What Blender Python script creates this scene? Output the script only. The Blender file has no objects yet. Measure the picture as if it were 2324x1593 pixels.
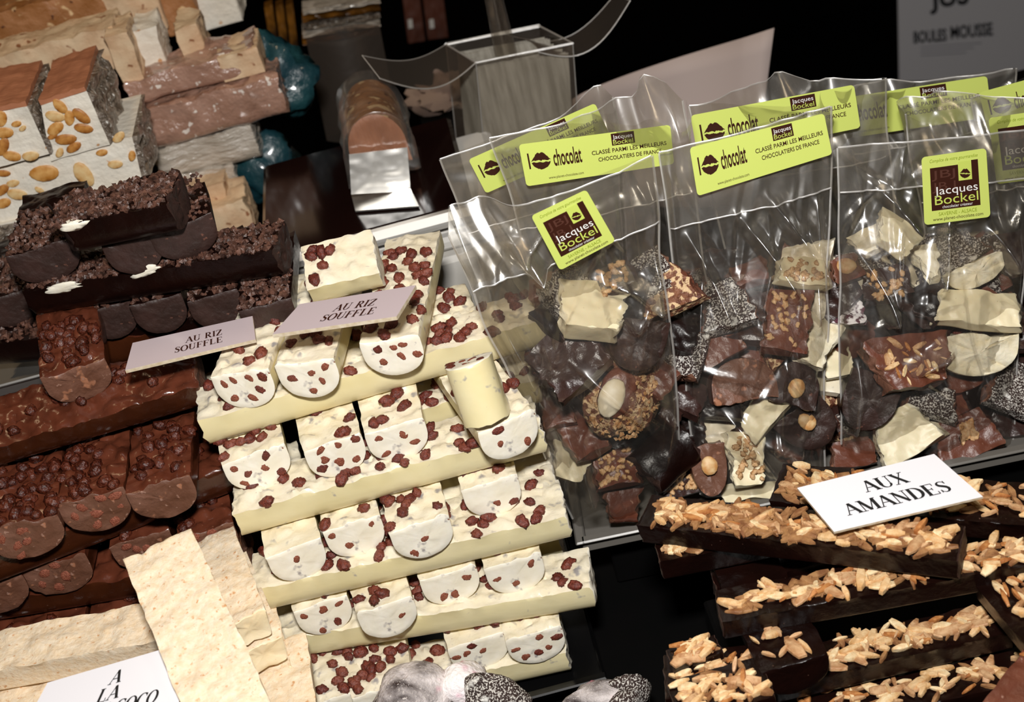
import bpy, math, random
import numpy as np
from mathutils import Vector, Matrix, Euler
S = bpy.context.scene
COL = S.collection
V = Vector
# ------------------------------------------------------------------ camera
FPX = 3200.0; PITCH = math.radians(33); ROLL = math.radians(15); CX, CY = 1162.0, 796.5
D0 = V((0, math.cos(PITCH), -math.sin(PITCH)))
CAM = V((0, 0, .22)) - D0 * .82
U0 = V((0, math.sin(PITCH), math.cos(PITCH))); R0 = V((1, 0, 0))
RI = R0 * math.cos(ROLL) - U0 * math.sin(ROLL)
UI = R0 * math.sin(ROLL) + U0 * math.cos(ROLL)
CAMM = Matrix((RI, UI, -D0)).transposed()            # camera orientation, columns right / up / back
cd = bpy.data.cameras.new('camera'); cam = bpy.data.objects.new('camera', cd); COL.objects.link(cam)
cam.matrix_world = Matrix.Translation(CAM) @ CAMM.to_4x4()
cd.sensor_width = 36; cd.lens = 36 * FPX / 2324; cd.clip_start = .02; cd.clip_end = 30
cd.dof.use_dof = True; cd.dof.focus_distance = .87; cd.dof.aperture_fstop = 11
S.camera = cam
# ------------------------------------------------------------------ world, lights, exposure
S.view_settings.view_transform = 'Standard'; S.view_settings.look = 'None'
S.view_settings.gamma = 1; S.view_settings.use_curve_mapping = False
S.view_settings.exposure = 0.0
W = bpy.data.worlds.new('world'); S.world = W; W.use_nodes = True
W.node_tree.nodes['Background'].inputs[0].default_value = (.9, .75, .6, 1)
W.node_tree.nodes['Background'].inputs[1].default_value = .015
def area(name, loc, target, sx, sy, power, col):
    l = bpy.data.lights.new(name, 'AREA'); l.shape = 'RECTANGLE'; l.size = sx; l.size_y = sy
    l.energy = power; l.color = col
    o = bpy.data.objects.new(name, l); COL.objects.link(o); o.location = loc
    o.rotation_euler = (V(target) - V(loc)).to_track_quat('-Z', 'Y').to_euler(); return o
area('flash', CAM + UI * .15 - RI * .03, (0, .1, .15), .07, .045, 10.4, (1, .975, .94))
area('warm_fill', (-.5, .5, 1.3), (0, .1, .1), .35, .12, 1.6, (1, .72, .42))  # unseen overhead fill lights, added for a weak warm sheen
area('warm_fill', (.7, .2, 1.4), (.1, .1, .1), .35, .12, 1.6, (1, .80, .55))
try:
    S.cycles.transparent_max_bounces = 24; S.cycles.max_bounces = 8
    S.cycles.caustics_reflective = False; S.cycles.caustics_refractive = False
except Exception: pass
# ------------------------------------------------------------------ pixel -> place
def ray(x, y): return D0 + RI * ((x - CX) / FPX) - UI * ((y - CY) / FPX)
def P(x, y, z):
    v = ray(x, y); return CAM + v * ((z - CAM.z) / v.z)
def PL(x, y, y0, zb=.03, lean=0.0):                   # on the plane Y = y0 + (z-zb)*tan(lean)
    v = ray(x, y); t = math.tan(math.radians(lean))
    k = (y0 - CAM.y + (CAM.z - zb) * t) / (v.y - v.z * t)
    return CAM + v * k
def PN(x, y, p0, n):
    v = ray(x, y); return CAM + v * ((V(p0) - CAM).dot(n) / v.dot(n))
def depth(p): return (p - CAM).dot(D0)
UP = V((0, 0, 1))
def lin(h):
    h = h.lstrip('#'); o = []
    for i in (0, 2, 4):
        c = int(h[i:i+2], 16) / 255; o.append(c / 12.92 if c < .04045 else ((c + .055) / 1.055) ** 2.4)
    return (*o, 1)
# ------------------------------------------------------------------ materials
def mat(name, col, rough=.5, col2=None, nscale=60, bump=0, bscale=200, specks=None, specks2=None, sss=0, metal=0, spec=.5, coat=0, detail=3, dist=0, stretch=None):
    m = bpy.data.materials.new(name); m.use_nodes = True; nt = m.node_tree; N = nt.nodes; Lk = nt.links
    b = N['Principled BSDF']; b.inputs['Roughness'].default_value = rough; b.inputs['Metallic'].default_value = metal
    b.inputs['Specular IOR Level'].default_value = spec; b.inputs['Coat Weight'].default_value = coat
    b.inputs['Coat Roughness'].default_value = .12
    if sss: b.inputs['Subsurface Weight'].default_value = sss; b.inputs['Subsurface Scale'].default_value = .004; b.inputs['Subsurface Radius'].default_value = (1, .6, .35)
    tc = N.new('ShaderNodeTexCoord'); src = tc.outputs['Object']
    if stretch:
        mp = N.new('ShaderNodeMapping'); mp.inputs['Scale'].default_value = stretch; Lk.new(src, mp.inputs[0]); src = mp.outputs[0]
    c = lin(col); last = None
    def noise(sc, det=3, di=0):
        n = N.new('ShaderNodeTexNoise'); n.inputs['Scale'].default_value = sc; n.inputs['Detail'].default_value = det
        n.inputs['Distortion'].default_value = di; Lk.new(src, n.inputs['Vector']); return n.outputs['Fac']
    def ramp(fac, a, bb):
        r = N.new('ShaderNodeMapRange'); r.inputs[1].default_value = a; r.inputs[2].default_value = bb; Lk.new(fac, r.inputs[0]); return r.outputs[0]
    def mix(fac, A, B):
        x = N.new('ShaderNodeMix'); x.data_type = 'RGBA'; Lk.new(fac, x.inputs[0])
        for s, v in ((6, A), (7, B)):
            if isinstance(v, tuple): x.inputs[s].default_value = v
            else: Lk.new(v, x.inputs[s])
        return x.outputs[2]
    cur = c
    if col2: cur = mix(ramp(noise(nscale, detail, dist), .35, .65), c, lin(col2))
    for sp in (specks, specks2):
        if sp:                                       # (colour, scale, low, high)
            cur = mix(ramp(noise(sp[1], 2), sp[2], sp[3]), cur, lin(sp[0]))
    if isinstance(cur, tuple): b.inputs['Base Color'].default_value = cur
    else: Lk.new(cur, b.inputs['Base Color'])
    if bump:
        bn = N.new('ShaderNodeBump'); bn.inputs['Strength'].default_value = 1; bn.inputs['Distance'].default_value = bump
        Lk.new(noise(bscale, 4), bn.inputs['Height']); Lk.new(bn.outputs[0], b.inputs['Normal'])
    return m
def film(name, tint='#f6f4f0', refl=.13, haze=.014, rough=.25, bump=.0009, bscale=45, hazecol='#d8cfc4'):
    m = bpy.data.materials.new(name); m.use_nodes = True; nt = m.node_tree; N = nt.nodes; Lk = nt.links
    N.remove(N['Principled BSDF']); out = N['Material Output']
    tr = N.new('ShaderNodeBsdfTransparent'); tr.inputs[0].default_value = lin(tint)
    df = N.new('ShaderNodeBsdfDiffuse'); df.inputs[0].default_value = lin(hazecol)
    gl = N.new('ShaderNodeBsdfGlossy'); gl.inputs[0].default_value = (1, 1, 1, 1); gl.inputs['Roughness'].default_value = rough
    lw = N.new('ShaderNodeLayerWeight'); lw.inputs[0].default_value = .25
    mr = N.new('ShaderNodeMapRange'); mr.inputs[3].default_value = refl; mr.inputs[4].default_value = .4; Lk.new(lw.outputs['Fresnel'], mr.inputs[0])
    m1 = N.new('ShaderNodeMixShader'); m1.inputs[0].default_value = haze; Lk.new(tr.outputs[0], m1.inputs[1]); Lk.new(df.outputs[0], m1.inputs[2])
    m2 = N.new('ShaderNodeMixShader'); Lk.new(mr.outputs[0], m2.inputs[0]); Lk.new(m1.outputs[0], m2.inputs[1]); 
    g2 = N.new('ShaderNodeBsdfGlossy'); g2.inputs[0].default_value = (1, 1, 1, 1); g2.inputs['Roughness'].default_value = rough + .22
    gm = N.new('ShaderNodeMixShader'); gm.inputs[0].default_value = .28; Lk.new(gl.outputs[0], gm.inputs[1]); Lk.new(g2.outputs[0], gm.inputs[2])
    tc = N.new('ShaderNodeTexCoord'); n = N.new('ShaderNodeTexNoise'); n.inputs['Scale'].default_value = bscale; n.inputs['Detail'].default_value = 2; n.inputs['Distortion'].default_value = 1.2
    Lk.new(tc.outputs['Object'], n.inputs['Vector'])
    bn = N.new('ShaderNodeBump'); bn.inputs['Distance'].default_value = bump; Lk.new(n.outputs['Fac'], bn.inputs['Height'])
    Lk.new(gm.outputs[0], m2.inputs[2]); Lk.new(bn.outputs[0], g2.inputs['Normal'])
    Lk.new(bn.outputs[0], gl.inputs['Normal']); Lk.new(bn.outputs[0], lw.inputs['Normal'])
    Lk.new(m2.outputs[0], out.inputs[0]); return m
M = {}
M['white'] = mat('white_chocolate', '#e9ddc0', .36, '#eee5cf', 70, .0005, 240, specks=('#9d9896', 120, .63, .74), specks2=('#8a4a30', 420, .76, .79), sss=.05)
M['white_side'] = mat('white_chocolate_moulded', '#e2d4a2', .3, '#e6daaf', 30, .0003, 120, specks=('#9d9896', 120, .68, .77), sss=.05)
M['milk_side'] = mat('milk_chocolate_moulded', '#42200f', .2, '#381a0d', 40, .0004, 160, specks=('#8c6a58', 320, .76, .80))  # darker than the top: dark reflections on the polished side put into colour
M['white_cut'] = mat('white_chocolate_cut', '#f7f1e2', .5, '#f1e9d4', 90, .0002, 300, specks=('#a9a29e', 150, .66, .75), specks2=('#8a4a30', 350, .75, .79), sss=.05)
M['white_plain'] = mat('plain_white_chocolate', '#f1e5c2', .45, '#ebdcb6', 60, .0004, 140, specks=('#c8b794', 300, .72, .8), sss=.15)
M['white_crack'] = mat('broken_white_chocolate', '#f4ebd2', .6, '#e8dab6', 120, .0009, 260, sss=.1)
M['milk'] = mat('milk_chocolate', '#653423', .22, '#4a2417', 55, .0006, 120, specks=('#8c5a44', 300, .70, .76), spec=.5)
M['milk_cut'] = mat('milk_chocolate_cut', '#785343', .5, '#64402f', 60, .0008, 260, specks=('#a06c50', 130, .60, .66), specks2=('#9a7666', 260, .66, .72))
M['milk_plain'] = mat('plain_milk_chocolate', '#6f3f2e', .4, '#5d3122', 50, .0012, 120, specks=('#9a7464', 260, .70, .76))
M['dark'] = mat('dark_chocolate', '#120604', .32, '#180805', 50, .0006, 160, specks=('#5c4238', 420, .74, .79), spec=.3)
M['dark_cut'] = mat('dark_chocolate_cut', '#3a2621', .5, '#30201b', 80, .0006, 300, specks=('#6a463a', 230, .68, .73))
M['dark_plain'] = mat('plain_dark_chocolate', '#2e1a16', .35, '#3d2722', 45, .0012, 130, specks=('#7c5f54', 300, .73, .79))
M['crisp'] = [mat('puffed_rice_%d' % i, c, .5, c2, 700, .0009, 900, spec=.6) for i, (c, c2) in enumerate([('#6e2c1f', '#4e1a12'), ('#7d3727', '#571f15'), ('#854433', '#662a1c')])]
M['crisp_cut'] = mat('cut_puffed_rice', '#9c5c44', .6, '#7a3a28', 900, .001, 900)
M['crisp_milk'] = [mat('coated_puffed_rice_%d' % i, c, .26, c2, 600, .0012, 700) for i, (c, c2) in enumerate([('#542415', '#35130b'), ('#643020', '#40180d')])]
M['nib'] = mat('cocoa_nib', '#6a483b', .45, '#33201a', 180, .0006, 600)
M['almond'] = [mat('roasted_almond_%d' % i, c, .55, c2, 220, .0005, 500) for i, (c, c2) in enumerate([('#e6c394', '#cd9c64'), ('#d3ab80', '#b07f55'), ('#f2dbb0', '#dcb07a'), ('#c4874e', '#9a5a2c')])]
M['almond_bed'] = mat('roasted_almond_dark', '#a87c50', .55, '#7c5030', 160, .0005, 500)
M['coco'] = mat('coconut_chocolate', '#efdfc6', .6, '#e8d0ae', 260, .0006, 420, specks=('#cf9a68', 300, .62, .74), sss=.05, detail=5)
M['coco_side'] = mat('coconut_chocolate_moulded', '#f3e2bf', .5, '#ecd7ae', 50, .0005, 200, specks=('#d6a878', 400, .72, .78), sss=.1)
M['dust'] = mat('coconut_dusted_chocolate', '#35201a', .6, '#24110d', 90, .0012, 900, specks=('#d6d0c8', 900, .50, .60), specks2=('#efece6', 120, .60, .72))
M['berry'] = mat('berry_dusted_chocolate', '#3a141c', .6, '#5a1830', 90, .001, 500, specks=('#efe9ea', 240, .42, .52))
M['nutcrust'] = mat('nut_crusted_chocolate', '#8a5a40', .55, '#5e3424', 200, .003, 300, specks=('#d8b88e', 260, .50, .56))
M['nutbit'] = mat('chopped_nut', '#dcb88a', .55, '#b98450', 300, .0005, 600)
M['hazel'] = mat('hazelnut', '#e6c592', .5, '#c98f52', 180)
M['paleal'] = mat('blanched_almond', '#e9dfc8', .5, '#d9c9a8', 120)
M['meringue'] = mat('marbled_meringue_chocolate', '#2c1a17', .6, '#ece2e0', 45, .0016, 400, specks=('#d9819a', 50, .63, .74), specks2=('#c9c0bb', 800, .60, .70), detail=6, dist=.6)
M['pinkwhite'] = mat('pink_white_mallow', '#f4efee', .7, '#efe3e6', 60, .002, 300, specks=('#e58fab', 50, .56, .68))
M['nougat'] = mat('white_nougat', '#e9e2d4', .55, '#e6dccb', 40, .0015, 150, specks=('#c9986a', 110, .70, .74))
M['nougat_tan'] = mat('tan_nougat', '#dfc5a2', .6, '#cda985', 45, .0015, 120, specks=('#8f5c3a', 80, .64, .68))
M['nougat_brown'] = mat('caramel_nougat', '#b07a4e', .55, '#96602f', 40, .002, 110, specks=('#e2bd8c', 70, .62, .67), specks2=('#5f3418', 110, .68, .71))
M['wafer'] = mat('rose_wafer', '#b97a58', .5, '#a4694a', 35, .0006, 160, stretch=(1, 4, 1))
M['foil'] = mat('crinkled_wrap', '#8d8072', .28, '#57493c', 160, .004, 240, specks=('#e8e4dc', 300, .62, .68), coat=.6)
M['wrap_pink'] = mat('wrapped_pink_nougat', '#b08a78', .3, '#9c7663', 40, .004, 90, specks=('#e9ddd2', 120, .66, .70), coat=.8)
M['wrap_white'] = mat('wrapped_white_nougat', '#c9bfb2', .3, '#b0a596', 40, .004, 80, coat=.7, stretch=(1, 1, 3))
M['teal'] = mat('teal_wrapping', '#1f474c', .4, '#143640', 30, .004, 60, coat=.5)
M['rim'] = mat('brushed_rim', '#f0eeea', .62, metal=1)
M['steel'] = mat('steel', '#e4e2de', .42, metal=1, bump=.0001, bscale=60)
M['traysteel'] = mat('tray_steel', '#6d6963', .35, bump=.0003, bscale=40)
M['plate'] = mat('dark_pan', '#160a08', .12, '#1d0e0b', 12, specks=('#7a6a60', 420, .80, .82))
M['offwhite'] = mat('offwhite_plastic', '#cfccc6', .4)
M['black'] = mat('black_cloth', '#030303', .9, '#050404', 30, spec=.1)
M['blacktray'] = mat('black_tray', '#0a0a0b', .2, spec=.5)
M['wall'] = mat('dark_wall', '#060404', .9, '#080505', 4, spec=.1)
M['brownbox'] = mat('brown_carton', '#5e2e1a', .6, '#4a2212', 10)
M['card'] = mat('white_card', '#e9e8ee', .35)
M['card_edge'] = mat('card_edge', '#d8cbb4', .7, '#c4b294', 300)
M['card_sheen'] = mat('laminated_card', '#c9b9bd', .2, coat=.6)  # pinkish grey reflection of the glossy cards put into the base colour
M['ink'] = mat('black_ink', '#141417', .6)
M['lime'] = mat('lime_sticker', '#d2df72', .35, coat=.2)
M['brown'] = mat('brown_print', '#3a1a10', .4)
M['whiteprint'] = mat('white_print', '#f2f0ec', .4)
M['limeprint'] = mat('lime_print', '#cbda66', .4)
M['olive'] = mat('olive_print', '#8a9a1c', .5)
M['jb'] = mat('faint_print', '#56342a', .4)
M['paper'] = mat('greyed_paper', '#cbbab4', .7, '#bfaea8', 4)
M['sheetstack'] = mat('stacked_bags', '#b0aa9e', .35, '#8c867a', 30, .002, 60, stretch=(6, 1, .6), coat=.5)
M['gold'] = mat('gold_pack', '#8a5a1e', .3, '#2a1a0c', 30, stretch=(1, 1, 1), coat=.6)
M['palewood'] = mat('board', '#b8a58c', .5)
M['film'] = film('cellophane')
M['edge_glint'] = film('cellophane_glint', refl=.4, haze=.3, rough=.5, hazecol='#e8e2da')  # pale haze that puts edge highlights of film and plastic into colour
M['flap'] = film('cellophane_fold', refl=.18, haze=.06, rough=.30, bump=.001, bscale=25)
M['clear'] = film('clear_plastic', refl=.12, haze=.05, hazecol='#bfa58c')
M['smoke'] = film('smoky_film', tint='#b8aaa0', refl=.14, haze=.16, hazecol='#8a7c70', bump=.002, bscale=20)
# ------------------------------------------------------------------ object helpers
def tag(o, label=None, cat=None, group=None, kind=None):
    if label: o['label'] = label
    if cat: o['category'] = cat
    if group: o['group'] = group
    if kind: o['kind'] = kind
    return o
def mesh(name, verts, faces, mats, mi=None, smooth=True, sharp=.8):
    me = bpy.data.meshes.new(name); me.from_pydata([tuple(map(float, v)) for v in verts], [], [tuple(int(i) for i in f) for f in faces])
    for m in (mats if isinstance(mats, (list, tuple)) else [mats]): me.materials.append(m)
    if mi is not None: me.polygons.foreach_set('material_index', mi)
    if smooth:
        me.polygons.foreach_set('use_smooth', [True] * len(me.polygons))
        if sharp: me.set_sharp_from_angle(angle=sharp)
    me.update(); return me
def link(name, me, parent=None, mw=None):
    o = bpy.data.objects.new(name, me); COL.objects.link(o)
    if mw is not None: o.matrix_world = mw
    if parent is not None: o.parent = parent
    return o
def empty(name, loc, label=None, cat=None, group=None):
    o = link(name, None); o.location = loc; return tag(o, label, cat, group)
def child(name, me, parent, loc=None, rot=None, scale=None):
    o = bpy.data.objects.new(name, me); COL.objects.link(o); o.parent = parent
    if loc is not None: o.location = loc
    if rot is not None: o.rotation_euler = rot
    if scale is not None: o.scale = scale
    return o
def worldchild(name, verts, faces, mats, parent, **k):      # verts in world coordinates, stored relative to the parent's origin
    l = parent.location
    return child(name, mesh(name, [V(v) - l for v in verts], faces, mats, **k), parent)
def frame(X, Y, Z, loc):
    m = Matrix((X, Y, Z)).transposed().to_4x4(); m.translation = loc; return m
class vn:                                                # smooth value noise on a lattice
    def __init__(s, seed): s.t = np.random.RandomState(seed).rand(64, 64) * 2 - 1
    def __call__(s, x, y, sc):
        x = np.asarray(x) * sc + 100; y = np.asarray(y) * sc + 100
        xi = np.floor(x).astype(int); yi = np.floor(y).astype(int); fx = x - xi; fy = y - yi
        fx = fx * fx * (3 - 2 * fx); fy = fy * fy * (3 - 2 * fy); t = s.t
        a = t[xi % 64, yi % 64]; b = t[(xi + 1) % 64, yi % 64]; c = t[xi % 64, (yi + 1) % 64]; d = t[(xi + 1) % 64, (yi + 1) % 64]
        return (a * (1 - fx) + b * fx) * (1 - fy) + (c * (1 - fx) + d * fx) * fy
def profile(w, h, prof, n=18):
    if prof == 'U':
        s = h * .34; a = np.linspace(0, math.pi, n)
        e = 1.0
        y = np.cos(a) * w / 2; z = (h - s) * (1 - np.abs(np.sin(a)) ** .9)
        return np.concatenate([[w / 2], y, [-w / 2]]), np.concatenate([[h * .9], z, [h * .9]])
    r = h * (.12 if prof == 'T' else .3 if prof == 'R' else .05); k = .86 if prof == 'T' else 1
    wb = w / 2 * k; ys = []; zs = []
    for t in np.linspace(0, .9, 4): ys.append(w / 2 + (wb - w / 2) * t); zs.append(h - (h - r) * t)
    for a in np.linspace(0, math.pi / 2, 5): ys.append(wb - r + r * math.cos(a)); zs.append(r - r * math.sin(a))
    for t in (.25, .5, .75): ys.append((wb - r) * (1 - 2 * t)); zs.append(0)
    y = np.array(ys); z = np.array(zs)
    return np.concatenate([y, -y[:9][::-1]]), np.concatenate([z, z[:9][::-1]])
def bar(L, w, h, prof='U', seed=0, nb=0, bamp=.0018, wav=.0008, er=.0006, slant=(0, 0), warp=0, br=.0042, rt=0, step=.002, mats=None, capslot=1, sl=None):
    """moulded bar: X along, Y across, top at Z=h; returns mesh and a top height function"""
    rs = np.random.RandomState(seed); N = vn(seed + 7)
    nx = max(6, int(L / step)); ny = max(8, int(w / step)); xs = np.linspace(-L / 2, L / 2, nx); yt = np.linspace(-w / 2, w / 2, ny)
    X, Y = np.meshgrid(xs, yt, indexing='ij')
    Z = h + wav * N(X, Y, 90) + wav * .6 * N(X, Y, 260)
    B = np.zeros_like(Z)
    for _ in range(nb):
        bx = rs.uniform(-L / 2, L / 2); by = rs.uniform(-w / 2 * .95, w / 2 * .95); a = rs.uniform(0, math.pi); rx = br * rs.uniform(.8, 1.4); ry = br * rs.uniform(.6, .9)
        dx = (X - bx) * math.cos(a) + (Y - by) * math.sin(a); dy = -(X - bx) * math.sin(a) + (Y - by) * math.cos(a)
        q = 1 - (dx / rx) ** 2 - (dy / ry) ** 2; B = np.maximum(B, bamp * rs.uniform(.6, 1.2) * np.sqrt(np.clip(q, 0, 1)) * (q > 0))
    edge = np.clip((w / 2 - np.abs(Y)) / (w * .06), 0, 1)
    if rt: Z = Z - rt * (1 - edge) ** 2
    Z = Z + B * (.4 + .6 * edge)
    py, pz = profile(w, h, prof); R = ny + len(py)
    Yr = np.zeros((nx, R)); Zr = np.zeros((nx, R)); Xr = np.repeat(xs[:, None], R, 1)
    ew = .0006 * N(xs, 0 * xs + seed, 160)
    Yr[:, :ny] = Y; Zr[:, :ny] = Z; Yr[:, 0] += ew; Yr[:, ny - 1] -= ew
    Yr[:, ny:] = py[None]; Zr[:, ny:] = pz[None]
    zt = np.where(Zr[:, ny:] > h * .85, np.minimum(Zr[:, ny:], np.minimum(Z[:, :1], Z[:, -1:]) - .0004), Zr[:, ny:]); Zr[:, ny:] = zt
    if warp:
        Yr += warp * N(Xr * 1.0, Zr + Yr, 60); Zr += warp * .8 * N(Xr + .3, Yr, 70)
    def f(y, z, sgn):
        k = 11 if sgn > 0 else 23
        return er * (N(y + k, z, 220) + .5 * N(y + k, z, 600)) + sgn * (slant[0] * y + slant[1] * (z - h / 2)) * (sl is None) + (sl * y * sgn if (sl is not None and sgn < 0) else 0)
    fall = max(step * 2.5, er * 2)
    for sgn in (1, -1):
        wgt = np.clip(1 - (L / 2 - sgn * Xr) / (L * .5 if (slant[0] or slant[1] or sl) else fall), 0, 1)
        Xr = Xr + wgt * f(Yr, Zr, sgn)
    verts = np.stack([Xr, Yr, Zr], -1).reshape(-1, 3).tolist(); faces = []; mi = []
    for i in range(nx - 1):
        for j in range(R):
            k = (j + 1) % R; faces.append((i * R + j, (i + 1) * R + j, (i + 1) * R + k, i * R + k)); mi.append(2 if (len(mats) > 2 and j >= ny) else 0)
    for i, sgn in ((0, -1), (nx - 1, 1)):
        ring = [i * R + j for j in range(R)]; cy, cz = Yr[i].mean(), (h * .55)
        base = np.stack([Yr[i], Zr[i]], -1)
        for s in (.96, .75, .5, .25):
            st = len(verts); q = (base - [cy, cz]) * s + [cy, cz]; dx = f(q[:, 0], q[:, 1], sgn)
            off = 0 if s < .99 else 0
            for j in range(R): verts.append([sgn * L / 2 + dx[j] + sgn * (.0004 if s <= .96 else 0), q[j, 0], q[j, 1]])
            new = [st + j for j in range(R)]
            for j in range(R):
                k = (j + 1) % R; fc = (ring[j], ring[k], new[k], new[j]); faces.append(fc if sgn < 0 else fc[::-1]); mi.append(capslot)
            ring = new
        c = len(verts); verts.append([sgn * L / 2 + float(f(np.array([cy]), np.array([cz]), sgn)[0]) + sgn * .0004, cy, cz])
        for j in range(R):
            k = (j + 1) % R; fc = (ring[j], ring[k], c); faces.append(fc if sgn < 0 else fc[::-1]); mi.append(capslot)
    # fix winding: outward normals
    me = mesh('bar', verts, [f_[::-1] for f_ in faces], mats, mi)
    def top(x, y):
        i = int(np.clip((x + L / 2) / L * (nx - 1), 0, nx - 1)); j = int(np.clip((y + w / 2) / w * (ny - 1), 0, ny - 1)); return float(Z[i, j])
    return me, top
def blob(rx, ry, rz, seed, mats, rough=.12, n=10, sc=2.2, jag=0):
    rs = np.random.RandomState(seed); N = vn(seed); vs = [(0, 0, rz)]; fs = []
    for i in range(1, n):
        a = math.pi * i / n
        for j in range(n + 2):
            b = 2 * math.pi * j / (n + 2); p = np.array([math.sin(a) * math.cos(b), math.sin(a) * math.sin(b), math.cos(a)])
            k = 1 + rough * float(N(p[0] + p[2], p[1] - p[2] * .6, sc)) + (rs.uniform(-jag, jag) if jag else 0); vs.append((p[0] * rx * k, p[1] * ry * k, p[2] * rz * k))
    vs.append((0, 0, -rz)); q = n + 2
    for j in range(q):
        fs.append((0, 1 + j, 1 + (j + 1) % q)); l = 1 + (n - 2) * q; fs.append((len(vs) - 1, l + (j + 1) % q, l + j))
        for i in range(n - 2):
            a = 1 + i * q; fs.append((a + j, a + q + j, a + q + (j + 1) % q, a + (j + 1) % q))
    return vs, fs
def blobmesh(*a, sharp=None, **k):
    mats = a[4]; v, f = blob(*a, **k); return mesh('blob', v, f, mats, sharp=sharp)
CR = [blobmesh(.0042, .003, .0026, i, M['crisp'][i % 3], rough=.3, n=10, sc=2.6) for i in range(9)]
CRC = [blobmesh(.0034, .0028, .0022, 40 + i, M['crisp_cut'], rough=.3, n=8) for i in range(4)]
CRM = [blobmesh(.0045, .0033, .003, 60 + i, M['crisp_milk'][i % 2], rough=.3, n=10, sc=2.6) for i in range(6)]
CRMC = [blobmesh(.0045, .0038, .003, 80 + i, M['crisp_cut'], rough=.3, n=8) for i in range(3)]
def sliver_geo(rs):
    L = rs.uniform(.0045, .0098); w = L * rs.uniform(.22, .42); t = rs.uniform(.0008, .0016); e1 = rs.uniform(.05, .6); e2 = rs.uniform(.05, .5); c = rs.uniform(-.15, .15)
    pts = []
    for u in (-1, -.6, 0, .6, 1):
        k = 1 - abs(u) ** 1.7 * (1 - (e1 if u < 0 else e2)); pts.append((u * L, w * k, c * w * (1 - u * u)))
    o = [(x, yk + m, 1) for x, yk, m in pts] + [(x, -yk + m, 1) for x, yk, m in reversed(pts)]
    n = len(o); bot = [(x, y, -t) for x, y, _ in o]; topv = [(x * .93, y * .8, t * (1.0 + .3 * (1 - abs(x) / L))) for x, y, _ in o]
    mid = [(x, y, t * .4) for x, y, _ in o]
    vs = bot + mid + topv + [(0, 0, t * 1.5)]; fs = [tuple(range(n))[::-1]]
    for j in range(n):
        k = (j + 1) % n; fs += [(j, k, n + k, n + j), (n + j, n + k, 2 * n + k, 2 * n + j), (2 * n + j, 2 * n + k, 3 * n)]
    return vs, fs
_rs = random.Random(5)
SL = [mesh('sliver', *sliver_geo(_rs), M['almond'][[0, 1, 0, 2, 3, 1, 0, 2, 1, 3, 2, 1][i]], sharp=.7) for i in range(12)]
def nib_geo(rs, s):
    v = []
    for p in ((1, 0, 0), (-1, .1, 0), (0, 1, 0), (.1, -1, 0), (.4, .3, .8), (-.3, -.2, .9), (0, 0, -1)):
        v.append(V([c * s * rs.uniform(.6, 1.2) for c in p]))
    f = [(0, 2, 4), (2, 1, 5), (2, 5, 4), (1, 3, 5), (3, 0, 4), (3, 4, 5), (0, 6, 2), (2, 6, 1), (1, 6, 3), (3, 6, 0)]
    R = Euler((rs.uniform(0, 6), rs.uniform(0, 6), rs.uniform(0, 6))).to_matrix(); return [R @ x for x in v], f
def crust(n, L, w, top, seed, m, smin=.0012, smax=.003, x0=None, x1=None, flat=1):
    rs = random.Random(seed); vs = []; fs = []
    x0 = -L / 2 if x0 is None else x0; x1 = L / 2 if x1 is None else x1
    for _ in range(n):
        x = rs.uniform(x0, x1) * .99; y = rs.uniform(-w / 2, w / 2) * .95; v, f = nib_geo(rs, rs.uniform(smin, smax)); b = len(vs); z = top(x, y) + rs.uniform(0, .0014)
        vs += [(p.x + x, p.y + y, p.z * flat + z) for p in v]; fs += [tuple(i + b for i in q) for q in f]
    return mesh('crust', vs, fs, m, smooth=False)
def put_crisps(o, L, w, top, n, seed, x0, x1, pool, name='rice_crisp', clusters=4, sink=.35, spread=.010):
    rs = random.Random(seed); cs = [(rs.uniform(x0, x1), rs.uniform(-w * .38, w * .38)) for _ in range(clusters)]; got = []
    t = 0
    while len(got) < n and t < n * 14:
        t += 1
        if rs.random() < .75 and cs: c = rs.choice(cs); x = c[0] + rs.gauss(0, spread); y = c[1] + rs.gauss(0, spread * .7)
        else: x = rs.uniform(x0, x1); y = rs.uniform(-w / 2, w / 2) * .92
        if not (x0 <= x <= x1 and abs(y) < w * .47): continue
        if any((x - a) ** 2 + (y - b) ** 2 < .0052 ** 2 for a, b in got): continue
        got.append((x, y)); s = rs.uniform(.95, 1.3)
        child(name, rs.choice(pool), o, (x, y, top(x, y) + .0022 * (1 - sink)), (rs.uniform(-.4, .4), rs.uniform(-.4, .4), rs.uniform(0, 6.3)), (s, s * rs.uniform(.9, 1.1), s))
def put_face(o, L, w, h, n, seed, pool, name='rice_crisp', end=1):
    rs = random.Random(seed); got = []; t = 0
    while len(got) < n and t < 200:
        t += 1; y = rs.uniform(-w * .4, w * .4); z = rs.uniform(h * .15, h * .92)
        if (y / (w * .45)) ** 2 + ((z - h * .9) / (h * .85)) ** 2 > 1: continue
        if any((y - a) ** 2 + (z - b) ** 2 < .0065 ** 2 for a, b in got): continue
        got.append((y, z)); c = child(name, rs.choice(pool), o, (end * (L / 2 + .0002), y, z), None, (rs.uniform(.7, 1.05), rs.uniform(.7, 1.05), .34)); c.rotation_mode = 'ZYX'; c.rotation_euler = (0, math.pi / 2, rs.uniform(0, 6))
def _upd(): bpy.context.view_layer.update()
def frameY(FC, BC, zt, tilt=0, yaw=None):
    f = P(*FC, zt); b = P(*BC, zt); X = (f - b); X.z = 0; X.normalize()
    if tilt:
        Yx = UP.cross(X); X = Matrix.Rotation(math.radians(tilt), 3, Yx) @ X
    Yv = UP.cross(X).normalized(); Z = X.cross(Yv).normalized(); return f, X, Yv, Z
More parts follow.
